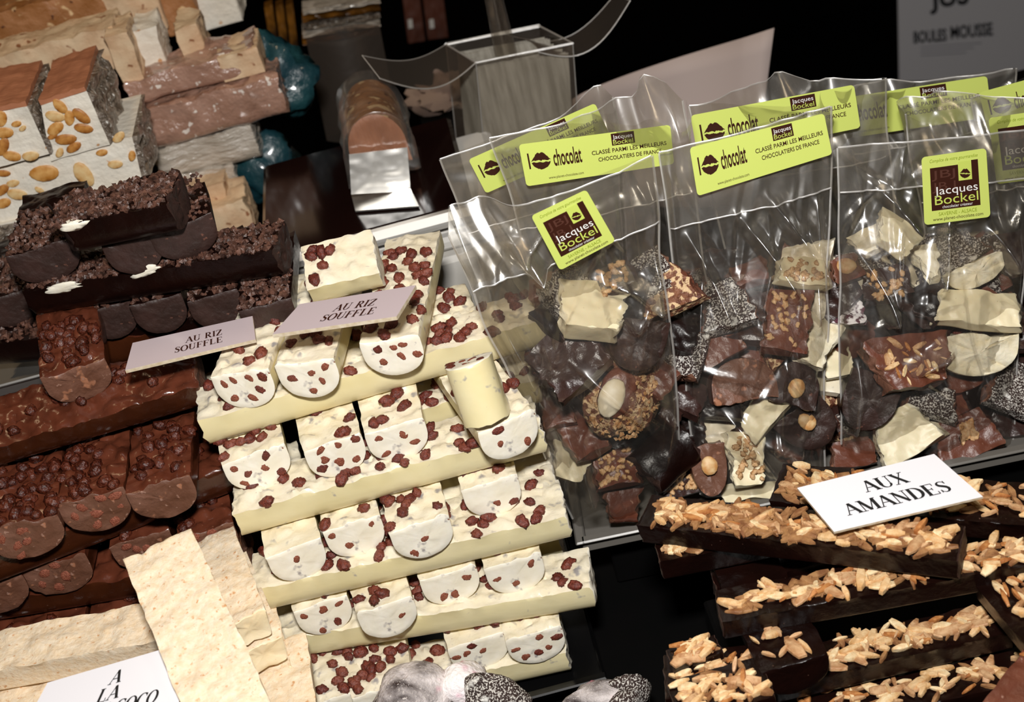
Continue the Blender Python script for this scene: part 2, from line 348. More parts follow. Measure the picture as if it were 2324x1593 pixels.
def ylog(FC, BC, zt, w, h, L, mats, seed, label, cat, group, name, tilt=0, **k):
    f, X, Y, Z = frameY(FC, BC, zt, tilt); me, top = bar(L, w, h, 'U', seed, mats=mats, **k)
    o = link(name, me, mw=frame(X, Y, Z, f - X * L / 2 - Z * h)); tag(o, label, cat, group); return o, top
def xlog(FL, FR, zt, w, h, mats, seed, label, cat, group, name, tilt=0, prof='U', extL=0, extR=0, zr=None, **k):
    a = P(*FL, zt); b = P(*FR, zt if zr is None else zr); X = (b - a).normalized(); a = a - X * extL; b = b + X * extR; L = (b - a).length
    Y = UP.cross(X).normalized(); Z = X.cross(Y).normalized()
    if tilt: R = Matrix.Rotation(math.radians(tilt), 3, X); Y = R @ Y; Z = R @ Z
    me, top = bar(L, w, h, prof, seed, mats=mats, **k)
    o = link(name, me, mw=frame(X, Y, Z, (a + b) / 2 + Y * w / 2 - Z * h)); tag(o, label, cat, group); return o, top, L
def boxobj(name, lo, hi, m, bev=.002, label=None, cat=None, kind=None, parent=None, mw=None):
    lo = V(lo); hi = V(hi); s = hi - lo; n = 1; b = min(bev, min(s) * .4)
    vs = []; fs = []
    for z, ins in ((lo.z, b), (lo.z + b, 0), (hi.z - b, 0), (hi.z, b)):
        x0, x1, y0, y1 = lo.x + ins, hi.x - ins, lo.y + ins, hi.y - ins; c = b * .7 if not ins else b * .4
        vs += [(x0 + c, y0, z), (x1 - c, y0, z), (x1, y0 + c, z), (x1, y1 - c, z), (x1 - c, y1, z), (x0 + c, y1, z), (x0, y1 - c, z), (x0, y0 + c, z)]
    for r in range(3):
        for j in range(8): k = (j + 1) % 8; fs.append((r * 8 + j, r * 8 + k, r * 8 + 8 + k, r * 8 + 8 + j))
    fs += [tuple(range(8))[::-1], tuple(range(24, 32))]
    o = link(name, mesh(name, vs, fs, m, sharp=.5)) if parent is None else child(name, mesh(name, vs, fs, m, sharp=.5), parent)
    if mw is not None: o.matrix_world = mw
    return tag(o, label, cat, None, kind)
def bil(c, u, v):                                         # corners TL TR BR BL, u right, v down
    return (c[0] * (1 - u) + c[1] * u) * (1 - v) + (c[3] * (1 - u) + c[2] * u) * v
# ------------------------------------------------------------------ setting
boxobj('floor', (-4, -2, -1.02), (4, 4, -1.0), M['wall'], kind='structure')
boxobj('wall_back', (-4, 3.2, -1), (4, 3.3, 3), M['wall'], kind='structure')
boxobj('market_table', (-1.2, -.45, -.08), (1.2, .70, -.05), M['black'], label='long stall table under black cloth carrying all the sweets', cat='table')
t_ = .0255
# ------------------------------------------------------------------ white chocolate pile with puffed rice
WM = [M['white'], M['white_cut'], M['white_side']]; gW = 'white chocolate bars with puffed rice, stacked crosswise'
def wy(FC, BC, lv, w, nt, nf, seed, label, L=.11, vis=.07, h=.0265, **k):
    k.setdefault('nb', 60); k.setdefault('clusters', 4); k.setdefault('bamp', .0022)
    cl = k.pop('clusters'); o, top = ylog(FC, BC, lv * t_, w, h, L, WM, seed, label, 'chocolate bar', gW, 'rice_chocolate_bar', er=k.pop('er', .00035), **k)
    put_crisps(o, L, w, top, nt, seed, L / 2 - vis, L / 2 - .003, CR, clusters=cl)
    if nf: put_face(o, L, w, h, nf, seed, CR[:3] + CRC * 2)
    return o
def wx(FL, FR, lv, nt, seed, label, w=.038, h=.0262, **k):
    cl = k.pop('clusters', 8); o, top, L = xlog(FL, FR, lv * t_, w, h, WM, seed, label, 'chocolate bar', gW, 'rice_chocolate_bar', nb=120, bamp=.0022, er=.0012, **k)
    put_crisps(o, L, w, top, nt, seed, -L / 2 + .003, L / 2 - .003, CR, clusters=cl); return o
wy((543, 846), (620, 660), 9, .0375, 26, 7, 101, 'white rice bar pointing forward, leftmost on top of the white pile', clusters=7, vis=.10)
wy((690, 822), (742, 650), 9, .037, 20, 5, 102, 'white rice bar pointing forward under the small card, between two others', clusters=6, vis=.10)
wy((882, 770), (930, 565), 9, .0375, 34, 6, 103, 'white rice bar pointing forward, rightmost on top, running back under the small card', clusters=8, vis=.11, L=.125)
wx((448, 957), (1232, 726), 8, 42, 104, 'topmost long white rice bar lying crosswise, its right end behind the clear bag')
wx((760, 800), (1078, 706), 8, 16, 105, 'white rice bar lying crosswise behind the topmost long white bar')
wy((574, 1030), (556, 940), 7, .0405, 16, 6, 106, 'white rice bar end with many crisps, leftmost of the row under the top long bar', clusters=3)
wy((753, 1003), (733, 925), 7, .0365, 5, 7, 107, 'white rice bar end, second from left in the row under the top long bar')
wy((893, 966), (874, 870), 7, .0375, 14, 4, 108, 'white rice bar end, third in the row under the top long bar')
wy((1148, 957), (1078, 862), 7, .037, 8, 3, 109, 'white rice bar end below the small upright white piece, right end of its row')
wx((528, 1168), (1228, 975), 6, 46, 110, 'long white rice bar crosswise, second from the top of the white pile')
wx((880, 950), (1221, 862), 6, 14, 111, 'white rice bar lying crosswise behind the second long bar, end seen by the bags')
wy((665, 1243), (648, 1165), 5, .035, 6, 1, 112, 'white rice bar end with a smooth grey-spotted front, leftmost of the third row')
wy((797, 1188), (778, 1100), 5, .0365, 9, 3, 113, 'white rice bar end, second of the third row, left of the crisp-covered one')
wy((950, 1190), (930, 1100), 5, .0375, 17, 2, 114, 'white rice bar end thick with crisps, third of the third row', clusters=3)
wy((1110, 1096), (1090, 1010), 5, .036, 14, 2, 115, 'white rice bar end, rightmost and highest of the third row', clusters=3)
wx((566, 1345), (1285, 1172), 4, 46, 116, 'long white rice bar crosswise, third from the top of the white pile')
wx((700, 1240), (1262, 1100), 4, 16, 117, 'white rice bar lying crosswise behind the third long bar')
wy((726, 1369), (710, 1285), 3, .0355, 6, 5, 118, 'white rice bar end with chalky round face, leftmost of the fourth row')
wy((872, 1374), (850, 1290), 3, .0365, 8, 1, 119, 'smooth cream bar end with a brown chip on its rim, second of the fourth row')
wy((1015, 1300), (995, 1215), 3, .037, 9, 3, 120, 'white rice bar end with chalky face, third of the fourth row')
wy((1163, 1275), (1145, 1190), 3, .037, 10, 3, 121, 'white rice bar end with chalky face, rightmost of the fourth row')
wx((612, 1458), (1340, 1335), 2, 30, 122, 'lowest long white rice bar, crosswise, its right end standing out over the tray')
wx((760, 1345), (1270, 1225), 2, 12, 123, 'white rice bar lying crosswise behind the lowest long bar')
wy((756, 1585), (735, 1480), 1, .040, 14, 3, 124, 'white rice bar end beside the square coconut piece, bottom left of the white pile', clusters=3)
wy((868, 1565), (850, 1450), 1, .0405, 16, 3, 125, 'white rice bar end behind the marbled pink-dusted piece', clusters=3)
wy((1080, 1452), (1058, 1370), 1, .039, 18, 5, 126, 'white rice bar end with a crisp clump at its left, above the tray rim', clusters=3)
wy((1210, 1437), (1190, 1350), 1, .0375, 8, 6, 127, 'white rice bar end, rightmost of the bottom row, over the tray corner')
wx((560, 1640), (1283, 1482), 0, 26, 128, 'white rice bar lying crosswise on the tray at the very bottom')
# stray pieces on top
def piece(name, px, py, zc, L, w, h, ang, mats, seed, label, cat, prof='U', group=None, tip=0, **k):
    """a short piece whose flat top leans toward the camera"""
    me, top = bar(L, w, h, prof, seed, mats=mats, **k); c = P(px, py, zc)
    Rm = Matrix.Rotation(math.radians(ang), 3, 'Z') @ Matrix.Rotation(math.radians(tip), 3, 'X')
    m = Rm.to_4x4(); m.translation = c - Rm @ V((0, 0, h / 2)); o = link(name, me, mw=m); tag(o, label, cat, group); return o, top
o, top = piece('rice_chocolate_piece', 782, 615, .246, .045, .036, .024, -2, WM, 131, 'chunky short white piece with a few crisps atop the white pile behind the card', 'chocolate piece', tip=22, nb=14, er=.0008)
put_crisps(o, .045, .036, top, 6, 131, -.018, -.004, CR, clusters=1, spread=.005)
me, top = bar(.037, .028, .021, 'U', 132, mats=WM, nb=4, er=.0006)
Xa = V((-.05, .35, .93)).normalized(); Za = V((.15, .93, -.34)); Ya = Za.cross(Xa).normalized(); Za = Xa.cross(Ya).normalized()
o = link('upright_chocolate_piece', me, mw=frame(Xa, Ya, Za, P(1082, 890, .2) - Za * .01)); tag(o, 'small round-backed white piece standing on its cut end on the right of the white pile', 'chocolate piece')
put_face(o, .037, .028, .021, 6, 5, CR[:2] + CRC)
# its tray
def tray(name, x0, x1, y0, y1, z, hr, m, label, th=.0025, lip=.004):
    root = empty(name, ((x0 + x1) / 2, (y0 + y1) / 2, z), label, 'tray')
    def q(n, lo, hi):
        l = root.location; return boxobj(n, V(lo) - l, V(hi) - l, m, .001, parent=root)
    q('base', (x0, y0, z), (x1, y1, z + th))
    for lo, hi in (((x0, y0, z), (x1, y0 + th, z + hr)), ((x0, y1 - th, z), (x1, y1, z + hr)), ((x0, y0, z), (x0 + th, y1, z + hr)), ((x1 - th, y0, z), (x1, y1, z + hr))): q('rim', lo, hi)
    q('lip', (x0 - .001, y0 - lip, z + hr - .0015), (x1 + .001, y0 + th, z + hr + .001)); return root
tray('serving_tray', -.215, .004, -.034, .13, -.0285, .008, M['blacktray'], 'black serving tray with a bright rim under the white rice bars')
# ------------------------------------------------------------------ milk chocolate pile
MM = [M['milk'], M['milk_cut'], M['milk_side']]; gM = 'milk chocolate bars with puffed rice, stacked crosswise'
def my(FC, BC, lv, w, nt, nf, seed, label, L=.11, vis=.08, h=.0262, **k):
    cl = k.pop('clusters', 5); o, top = ylog(FC, BC, lv * t_, w, h, L, MM, seed, label, 'chocolate bar', gM, 'milk_rice_bar', nb=k.pop('nb', 45), bamp=.003, br=.0058, wav=.0012, er=.0009, **k)
    put_crisps(o, L, w, top, nt, seed, L / 2 - vis, L / 2 - .003, CRM, clusters=cl, sink=.6)
    if nf: put_face(o, L, w, h, nf, seed, CRMC)
    return o
def mx(FL, FR, lv, nt, seed, label, w=.040, h=.0262, **k):
    o, top, L = xlog(FL, FR, lv * t_, w, h, MM, seed, label, 'chocolate bar', gM, 'milk_rice_bar', nb=90, bamp=.003, br=.0062, wav=.0014, er=.0012, **k)
    put_crisps(o, L, w, top, nt, seed, -L / 2 + .003, L / 2 - .003, CRM, clusters=5, sink=.6); return o
my((165, 838), (163, 716), 9.3, .041, 24, 0, 201, 'short milk chocolate bar lying alone on top of the milk pile, beside the left card', L=.072, vis=.05, clusters=3, tilt=8)
mx((-30, 1022), (448, 880), 8.1, 14, 202, 'long milk chocolate bar crosswise on the milk pile with a ragged pale front edge', w=.045, tilt=12)
mx((120, 800), (425, 745), 8.4, 10, 215, 'milk chocolate bar crosswise behind the top one, running under the left card', w=.04)
my((48, 1190), (62, 1080), 7, .0445, 34, 5, 203, 'milk chocolate bar pointing forward, leftmost below the long milk bar, cropped by the frame', clusters=8)
my((205, 1130), (222, 1010), 7, .0425, 26, 8, 204, 'milk chocolate bar pointing forward, middle of three, with a pale nutty cut end', clusters=5)
my((358, 1100), (370, 965), 7, .041, 22, 0, 205, 'milk chocolate bar pointing forward, rightmost of three, with a smooth shiny front', clusters=4)
mx((-60, 1285), (525, 1062), 6, 16, 206, 'long milk chocolate bar crosswise below the three forward-pointing ones')
my((-28, 1325), (-15, 1240), 5, .044, 6, 3, 207, 'milk chocolate bar end cut off by the left edge of the frame')
my((118, 1278), (140, 1190), 5, .045, 10, 5, 208, 'milk chocolate bar end with a pale speckled face low in the milk pile')
my((315, 1222), (322, 1150), 5, .040, 8, 5, 209, 'milk chocolate bar end partly hidden by the standing coconut bar')
my((466, 1205), (455, 1110), 5, .036, 22, 7, 210, 'narrow milk chocolate bar end beside the left ends of the white bars', clusters=4)
mx((-60, 1372), (535, 1270), 4, 12, 211, 'lowest long milk chocolate bar crosswise, above the coconut bar')
my((20, 1465), (30, 1380), 3, .043, 8, 0, 212, 'milk chocolate bar at the bottom of the milk pile by the left edge')
my((118, 1452), (130, 1370), 3, .043, 12, 0, 213, 'shadowed milk chocolate bar at the bottom of the milk pile, second from the left')
my((270, 1415), (280, 1330), 3, .043, 12, 0, 214, 'milk chocolate bar in shadow behind the back edge of the coconut bar')
mx((-60, 1560), (500, 1450), 2, 0, 216, 'milk chocolate bar crosswise at the foot of the milk pile behind the coconut bars')
boxobj('display_block', (-.44, .03, -.05), (-.205, .16, .022), M['black'], label='black display block under the milk chocolate pile', cat='display stand')
# ------------------------------------------------------------------ dark chocolate pile with cocoa nibs
DM = [M['dark'], M['dark_cut']]; gD = 'dark chocolate bars with cocoa nibs, stacked crosswise'
DZ = .245
def dnib(o, L, w, top, n, seed, x0, x1):
    c = child('nib_crust', crust(n, L, w, top, seed, M['nib'], x0=x0, x1=x1), o); c['kind'] = 'stuff'
def dy(FC, BC, z, w, seed, label, L=.09, vis=.06, n=330, h=.0255, **k):
    o, top = ylog(FC, BC, z, w, h, L, DM, seed, label, 'chocolate bar', gD, 'nib_chocolate_bar', er=.0005, wav=.001, **k)
    dnib(o, L, w, top, n, seed, L / 2 - vis, L / 2); return o
def dx(FL, FR, z, seed, label, n=700, w=.038, h=.0255, **k):
    o, top, L = xlog(FL, FR, z, w, h, DM, seed, label, 'chocolate bar', gD, 'nib_chocolate_bar', er=.0015, wav=.0012, **k)
    dnib(o, L, w, top, n, seed, -L / 2, L / 2); return o
G1 = dx((105, 521), (377, 464), DZ + 3 * t_, 301, 'dark nib bar lying crosswise on the very top of the dark pile', n=800, w=.044, sl=.55)
dy((88, 562), (110, 480), DZ + 2 * t_, .0445, 302, 'dark nib bar end, leftmost of the upper row in the dark pile')
dy((291, 541), (300, 470), DZ + 2 * t_, .035, 303, 'dark nib bar end, middle of the upper row in the dark pile', n=260)
dy((408, 508), (400, 455), DZ + 2 * t_, .041, 304, 'dark nib bar end, rightmost of the upper row, its nib crust showing', L=.045, tilt=3, n=200)
G2 = dx((50, 662), (618, 568), DZ + t_, 305, 'long dark nib bar crosswise through the middle of the dark pile', n=1100)
dy((14, 668), (20, 600), DZ, .040, 306, 'dark nib bar end at the left edge of the frame')
dy((238, 695), (250, 640), DZ, .035, 307, 'dark nib bar end, first of the lower row, half behind a milk bar', n=200)
dy((352, 681), (360, 620), DZ, .0345, 308, 'dark nib bar end, second of the lower row in the dark pile', n=200)
dy((481, 671), (488, 610), DZ, .034, 309, 'dark nib bar end, third of the lower row, above the left card', n=200)
dy((600, 690), (606, 625), DZ, .034, 310, 'dark nib bar ending the lower row, its crust beside the white pile', n=300)
dx((-40, 782), (560, 724), DZ - t_, 311, 'long dark nib bar crosswise at the bottom of the dark pile', n=900)
for a, b, c, s in ((.02, .07, DZ - t_ * 2, 'behind'),):
    pass
pz = DZ - 2 * t_
q = P(0, 850, pz); q2 = P(560, 790, pz)
boxobj('display_block', (q.x - .02, q.y - .01, -.05), (q2.x - .005, q.y + .14, pz - .012), M['black'], label='black display block under the dark nib bars', cat='display stand')
tray('steel_tray', q.x - .03, q2.x, q.y - .012, q.y + .13, pz - .0115, .011, M['steel'], 'pale steel tray under the dark nib bars, its rim seen at the left edge')
_upd()
for bar_, x0, y0, x1, y1 in ((G2, 300, 626, 356, 606), (G2, 106, 660, 180, 644), (G1, 140, 520, 192, 504)):
    mw = bar_.matrix_world; wv = .019 if bar_ is G2 else .022; nrm = (mw.to_3x3() @ V((0, -1, 0))); p0 = mw @ V((0, -wv, .012)); a = mw.inverted() @ PN(x0, y0, p0, nrm); b = mw.inverted() @ PN(x1, y1, p0, nrm)
    child('white_smear', blobmesh((b - a).length / 2, .0012, .0032, int(x0), M['white_cut'], rough=.5, n=12, sc=3), bar_, (a + b) / 2, (0, -math.atan2(b.z - a.z, b.x - a.x), 0))
# ------------------------------------------------------------------ coconut pile
CM = [M['coco_side'], M['coco_side']]; gC = 'coconut white chocolate bars'
def coco(o, L, w, top, n, seed):
    pass
CT = [M['coco'], M['coco_side']]
def cbar(FL, FR, BL, z, h, seed, label, prof='T', zr=None, **k):
    a = P(*FL, z); b = P(*FR, z if zr is None else zr); c = P(*BL, z); X = (b - a).normalized(); w = (c - a - X * (c - a).dot(X)).length
    L = (b - a).length; Y = UP.cross(X).normalized(); Z = X.cross(Y).normalized(); me, top = bar(L, w, h, prof, seed, mats=CT, nb=0, wav=.0012, er=.0012, **k)
    fix_top(me, h, 2 if len(me.materials) > 2 else 0); o = link('coconut_bar', me, mw=frame(X, Y, Z, (a + b) / 2 + Y * w / 2 - Z * h)); tag(o, label, 'chocolate bar', gC); return o
def fix_top(me, h, i): pass
def cy(FC, BC, z, w, h, L, seed, label, prof='T', tilt=0):
    f, X, Y, Z = frameY(FC, BC, z, tilt); me, top = bar(L, w, h, prof, seed, mats=CT, wav=.0012, er=.0012)
    o = link('coconut_bar', me, mw=frame(X, Y, Z, f - X * L / 2 - Z * h)); tag(o, label, 'chocolate bar', gC); return o
CZ = .125
cbar((-60, 1530), (372, 1452), (-60, 1440), CZ, .020, 401, 'long coconut bar lying crosswise at the left, behind the card')
cbar((-60, 1660), (420, 1560), (-60, 1560), CZ - .022, .020, 402, 'lower coconut bar mostly hidden under the white card')
a = P(540, 1660, CZ + .02); b = P(357, 1235, CZ + .05); X = (a - b); L = X.length; X.normalize(); Y = UP.cross(X).normalized(); Z = X.cross(Y).normalized()
me, top = bar(L, .042, .016, 'T', 403, mats=CT, wav=.0014, er=.0015)
o = link('coconut_bar', me, mw=frame(X, Y, Z, (a + b) / 2 - Z * .016)); tag(o, 'long coconut bar leaning diagonally across the coconut pile toward the camera', 'chocolate bar', gC)
cy((556, 1405), (530, 1335), CZ + .0, .026, .018, .09, 404, 'coconut bar end just right of the diagonal bar, highest of the small ones')
cy((590, 1465), (560, 1390), CZ - .022, .028, .018, .09, 405, 'coconut bar end in the middle of the right side, half hidden by the diagonal bar')
cy((600, 1535), (580, 1450), CZ - .045, .034, .02, .09, 406, 'coconut bar end under the other two on the right')
cy((655, 1640), (640, 1510), CZ - .045, .034, .02, .07, 407, 'square coconut bar piece at the lower right, next to the white rice bars')
boxobj('display_block', (-.40, -.12, -.05), (-.205, .02, .034), M['black'], label='black display block under the coconut pile', cat='display stand')
# ------------------------------------------------------------------ almond pile
AM = [M['dark'], M['dark_cut']]; gA = 'dark chocolate bars with slivered almonds'
def slivers(o, L, w, top, n, seed, x0, x1, extra=0, fat=.42, y0=None):
    rs = random.Random(seed)
    if extra:
        extra = int(extra * 1.5); vs = []; fs = []
        for _ in range(extra):
            x = rs.uniform(x0, x1); y = rs.gauss(0, w * fat * .6)
            if abs(y) > w * .42: continue
            v, f = sliver_geo(rs); v = [(a * .8, b * .8, c * .8) for a, b, c in v]; R = Euler((rs.gauss(0, .15), rs.gauss(0, .15), rs.uniform(0, 6.3))).to_matrix(); b = len(vs); z = top(x, y) + .0006
            vs += [R @ V(p) + V((x, y, z)) for p in v]; fs += [tuple(i + b for i in q) for q in f]
        c = child('sliver_bed', mesh('slivers', vs, fs, M['almond_bed'], sharp=.7), o); c['kind'] = 'stuff'
    k = 0
    while k < n:
        x = rs.uniform(x0, x1); y = rs.gauss(0, w * fat * .62)
        if abs(y) > w * .43: continue
        k += 1; s = rs.uniform(.6, 1.02)
        child('almond_sliver', rs.choice(SL), o, (x, y, top(x, y) + .0014 + (.0016 if extra else .0006) * rs.random()), (rs.gauss(0, .13), rs.gauss(0, .13), rs.gauss(0, .75) + (math.pi if rs.random() < .5 else 0)), (s, s * rs.uniform(.8, 1.2), s))
def abar(FL, FR, BL, z, h, seed, label, n, extra, zr=None, clip=(0, 1), mats=None, name='almond_chocolate_bar', prof='T', **k):
    a = P(*FL, z); b = P(*FR, z if zr is None else zr); c = P(*BL, z); X = (b - a).normalized(); w = (c - a - X * (c - a).dot(X)).length
    L = (b - a).length; Y = UP.cross(X).normalized(); Z = X.cross(Y).normalized(); me, top = bar(L, w, h, prof, seed, mats=mats or AM, wav=.0005, er=.0008)
    o = link(name, me, mw=frame(X, Y, Z, (a + b) / 2 + Y * w / 2 - Z * h)); tag(o, label, 'chocolate bar', gA)
    slivers(o, L, w, top, n, seed, -L / 2 + L * clip[0] + .006, -L / 2 + L * clip[1] - .006, extra, **{}); return o
abar((1447, 1192), (2172, 1273), (1500, 1124), .120, .0165, 501, 'dark almond bar lying askew across the top of the almond pile, under the white card', 98, 190)
abar((1638, 1411), (2460, 1258), (1591, 1347), .098, .0165, 502, 'long dark almond bar crosswise, second in the almond pile, its left end facing out', 95, 60, clip=(0, .9))
abar((1498, 1275), (1850, 1205), (1475, 1230), .1015, .0165, 503, 'dark almond bar whose short end shows under the left end of the top bar', 20, 10, clip=(0, .45))
abar((1747, 1137), (2440, 1204), (1795, 1052), .102, .0165, 504, 'dark almond bar behind the white card, reaching to the right edge of the frame', 95, 80)
abar((1628, 1336), (1900, 1270), (1605, 1295), .078, .0165, 505, 'dark almond bar peeping out low behind the second crosswise bar', 14, 0, clip=(0, .5))
abar((1760, 1558), (2299, 1432), (1740, 1485), .056, .0165, 506, 'dark almond bar crosswise at the lower right, partly in shadow', 80, 30, clip=(.2, 1))
abar((1700, 1690), (2460, 1520), (1680, 1610), .034, .0165, 507, 'lowest dark almond bar along the bottom edge of the frame, sprinkled with white crumbs', 70, 20, clip=(.15, 1))
f, X, Y, Z = frameY((1803, 1506), (1774, 1446), .083); me, top = bar(.10, .038, .0225, 'U', 508, mats=[M['dark'], M['dark']], wav=.0005, er=.0005)
o = link('almond_chocolate_bar', me, mw=frame(X, Y, Z, f - X * .05 - Z * .0225)); tag(o, 'round-ended dark almond bar pointing at the camera in the lower right pile', 'chocolate bar', gA); slivers(o, .10, .038, top, 22, 508, .0, .045)
f, X, Y, Z = frameY((1745, 1620), (1700, 1520), .062); 
abar((1512, 1588), (1752, 1560), (1468, 1490), .075, .0165, 509, 'dark almond bar at the left foot of the almond pile', 30, 10)
abar((1545, 1640), (1760, 1580), (1508, 1548), .083, .0165, 510, 'dark almond bar lying on another at the left foot of the almond pile', 44, 20)
abar((1530, 1515), (1640, 1478), (1505, 1478), .0835, .009, 511, 'small square almond piece heaped with slivers behind the left foot bars', 26, 16)
a = P(2250, 1372, .088); b = P(2340, 1480, .088); X = (b - a).normalized(); Y = UP.cross(X).normalized(); Z = UP; L = .10
me, top = bar(L, .04, .0165, 'T', 512, mats=AM, wav=.0005)
o = link('almond_chocolate_bar', me, mw=frame(X, Y, Z, a + X * .03 + Y * .02 - Z * .0165)); tag(o, 'dark almond bar pointing down out of the frame at the right edge', 'chocolate bar', gA); slivers(o, L, .04, top, 60, 512, -L / 2, L / 2, 20)
me, top = bar(.07, .045, .016, 'U', 513, mats=[M['milk_plain'], M['milk_plain']], wav=.001, er=.003)
Rm = (Matrix.Rotation(math.radians(38), 3, 'Z') @ Matrix.Rotation(math.radians(12), 3, 'X')).to_4x4(); Rm.translation = P(2335, 1610, .075) - V((0, 0, .016))
o = link('milk_almond_piece', me, mw=Rm); tag(o, 'milk chocolate piece with almond slivers in the bottom right corner', 'chocolate piece'); slivers(o, .07, .045, top, 24, 513, -.03, .03)
boxobj('display_block', (.078, -.155, -.05), (.40, -.02, .008), M['black'], label='black display block under the almond pile', cat='display stand')
# ------------------------------------------------------------------ marbled pieces at the bottom
def boulder(name, px, py, z, r, seed, m, label, rot=(0, 0, 0), rough=.35):
    me = blobmesh(*r, seed, m, rough=rough, n=22, sc=1.6, sharp=.9); o = link(name, me); o.location = P(px, py, z); o.rotation_euler = rot; return tag(o, label, 'chocolate piece')
boulder('marbled_piece', 935, 1590, .045, (.024, .02, .02), 601, M['meringue'], 'dark chocolate piece marbled with pale pink at the bottom edge', (0, 0, .4))
boulder('pink_white_piece', 1035, 1572, .035, (.024, .018, .022), 602, M['pinkwhite'], 'white and pink powdery piece in the bottom centre, between two dark ones')
boulder('dusted_dark_piece', 1100, 1602, .03, (.026, .02, .02), 603, M['dust'], 'dark powder-dusted piece right of the pink and white one', (0, .3, 0))
boulder('marbled_piece', 1345, 1612, .0, (.024, .014, .016), 604, M['meringue'], 'small marbled dark piece poking up at the bottom edge, right of the tray', (0, -.3, 0))
boulder('marbled_piece', 1410, 1606, .0, (.020, .012, .017), 605, M['dust'], 'thin dusted shard beside the small marbled piece at the bottom edge', (0, -.4, .3))
boxobj('display_block', (-.06, -.145, -.05), (.04, -.075, -.016), M['black'], label='black display block at the bottom edge under the marbled pieces', cat='display stand')
# ------------------------------------------------------------------ lettering
def stroke(pts, ws):
    pts = [V(p) for p in pts]; L = []; Rr = []
    for i, p in enumerate(pts):
        d = (pts[min(i + 1, len(pts) - 1)] - pts[max(i - 1, 0)]).normalized(); n = V((-d.y, d.x)); w = ws[i] / 2
        L.append(p + n * w); Rr.append(p - n * w)
    vs = L + Rr; n = len(pts); return vs, [(i, i + 1, n + i + 1, n + i) for i in range(n - 1)]
def arc(cx, cy, rx, ry, a0, a1, t, n=18):
    P_ = []; w = []
    for i in range(n + 1):
        a = math.radians(a0 + (a1 - a0) * i / n); P_.append((cx + rx * math.cos(a), cy + ry * math.sin(a))); w.append(.05 + (t - .05) * abs(math.cos(a)) ** 1.3)
    return stroke(P_, w)
def ln(x0, y0, x1, y1, w): return stroke([(x0, y0), (x1, y1)], [w, w])
T, t1 = .17, .055
def sf(x, y, w=.3): return ln(x - w / 2, y, x + w / 2, y, .05)
GL = {
 'A': (.78, [ln(.08, .03, .37, 1, t1), ln(.36, .98, .66, .03, T), ln(.2, .36, .54, .36, t1), sf(.08, .025, .22), sf(.66, .025, .3)]),
 'U': (.78, [ln(.16, .98, .16, .3, T), arc(.38, .3, .22, .28, 180, 360, .12), ln(.6, .98, .6, .3, t1), sf(.16, .975), sf(.6, .975, .22)]),
 'X': (.76, [ln(.12, .98, .6, .02, T), ln(.6, .98, .12, .02, t1), sf(.14, .975, .26), sf(.6, .975, .22), sf(.12, .025, .22), sf(.6, .025, .26)]),
 'M': (.98, [ln(.14, .98, .14, .03, t1), ln(.16, .98, .46, .05, T), ln(.78, .98, .46, .03, t1), ln(.8, .98, .8, .03, T), sf(.12, .975, .22), sf(.14, .025, .24), sf(.8, .025, .3), sf(.84, .975, .22)]),
 'N': (.8, [ln(.14, .98, .14, .03, t1), ln(.14, .98, .64, .03, T), ln(.64, .98, .64, .03, t1), sf(.1, .975, .2), sf(.14, .025, .24), sf(.64, .975, .24)]),
 'D': (.78, [ln(.17, .98, .17, .02, T), arc(.3, .5, .36, .475, -90, 90, .17), ln(.06, .975, .32, .975, .05), ln(.06, .025, .32, .025, .05)]),
 'E': (.7, [ln(.17, .98, .17, .02, T), ln(.05, .975, .58, .975, .055), ln(.05, .025, .6, .025, .055), ln(.2, .52, .44, .52, .05), ln(.57, .98, .57, .78, .05), ln(.6, .02, .6, .24, .05), ln(.44, .62, .44, .42, .05)]),
 'F': (.66, [ln(.17, .98, .17, .02, T), ln(.05, .975, .58, .975, .055), sf(.17, .025, .3), ln(.2, .52, .44, .52, .05), ln(.57, .98, .57, .78, .05), ln(.44, .62, .44, .42, .05)]),
 'L': (.66, [ln(.17, .98, .17, .02, T), sf(.17, .975, .3), ln(.05, .025, .58, .025, .055), ln(.57, .02, .57, .26, .05)]),
 'I': (.36, [ln(.18, .98, .18, .02, T), sf(.18, .975), sf(.18, .025)]),
 'R': (.76, [ln(.17, .98, .17, .02, T), arc(.28, .74, .26, .235, -90, 90, .16), ln(.06, .975, .3, .975, .05), ln(.2, .505, .3, .505, .05), ln(.34, .5, .62, .03, .15), sf(.17, .025, .3), sf(.66, .025, .16)]),
 'O': (.82, [arc(.4, .5, .31, .47, 0, 360, .18, 30)]),
 'C': (.76, [arc(.42, .5, .32, .47, 45, 315, .18, 26), ln(.64, .96, .64, .72, .05)]),
 'Z': (.7, [ln(.56, .96, .12, .03, T), ln(.08, .975, .6, .975, .055), ln(.08, .025, .62, .025, .055), ln(.09, .98, .09, .78, .05), ln(.62, .02, .62, .24, .05)]),
 'S': (.6, [stroke([(.5, .74), (.46, .88), (.36, .955), (.25, .95), (.15, .87), (.13, .75), (.18, .64), (.3, .55), (.42, .45), (.48, .33), (.46, .17), (.37, .06), (.25, .04), (.14, .12), (.1, .27)], [.05, .05, .06, .07, .1, .14, .17, .18, .18, .16, .13, .09, .06, .05, .05]), ln(.5, .97, .5, .72, .04), ln(.09, .28, .09, .03, .04)]),
 ' ': (.4, [])}
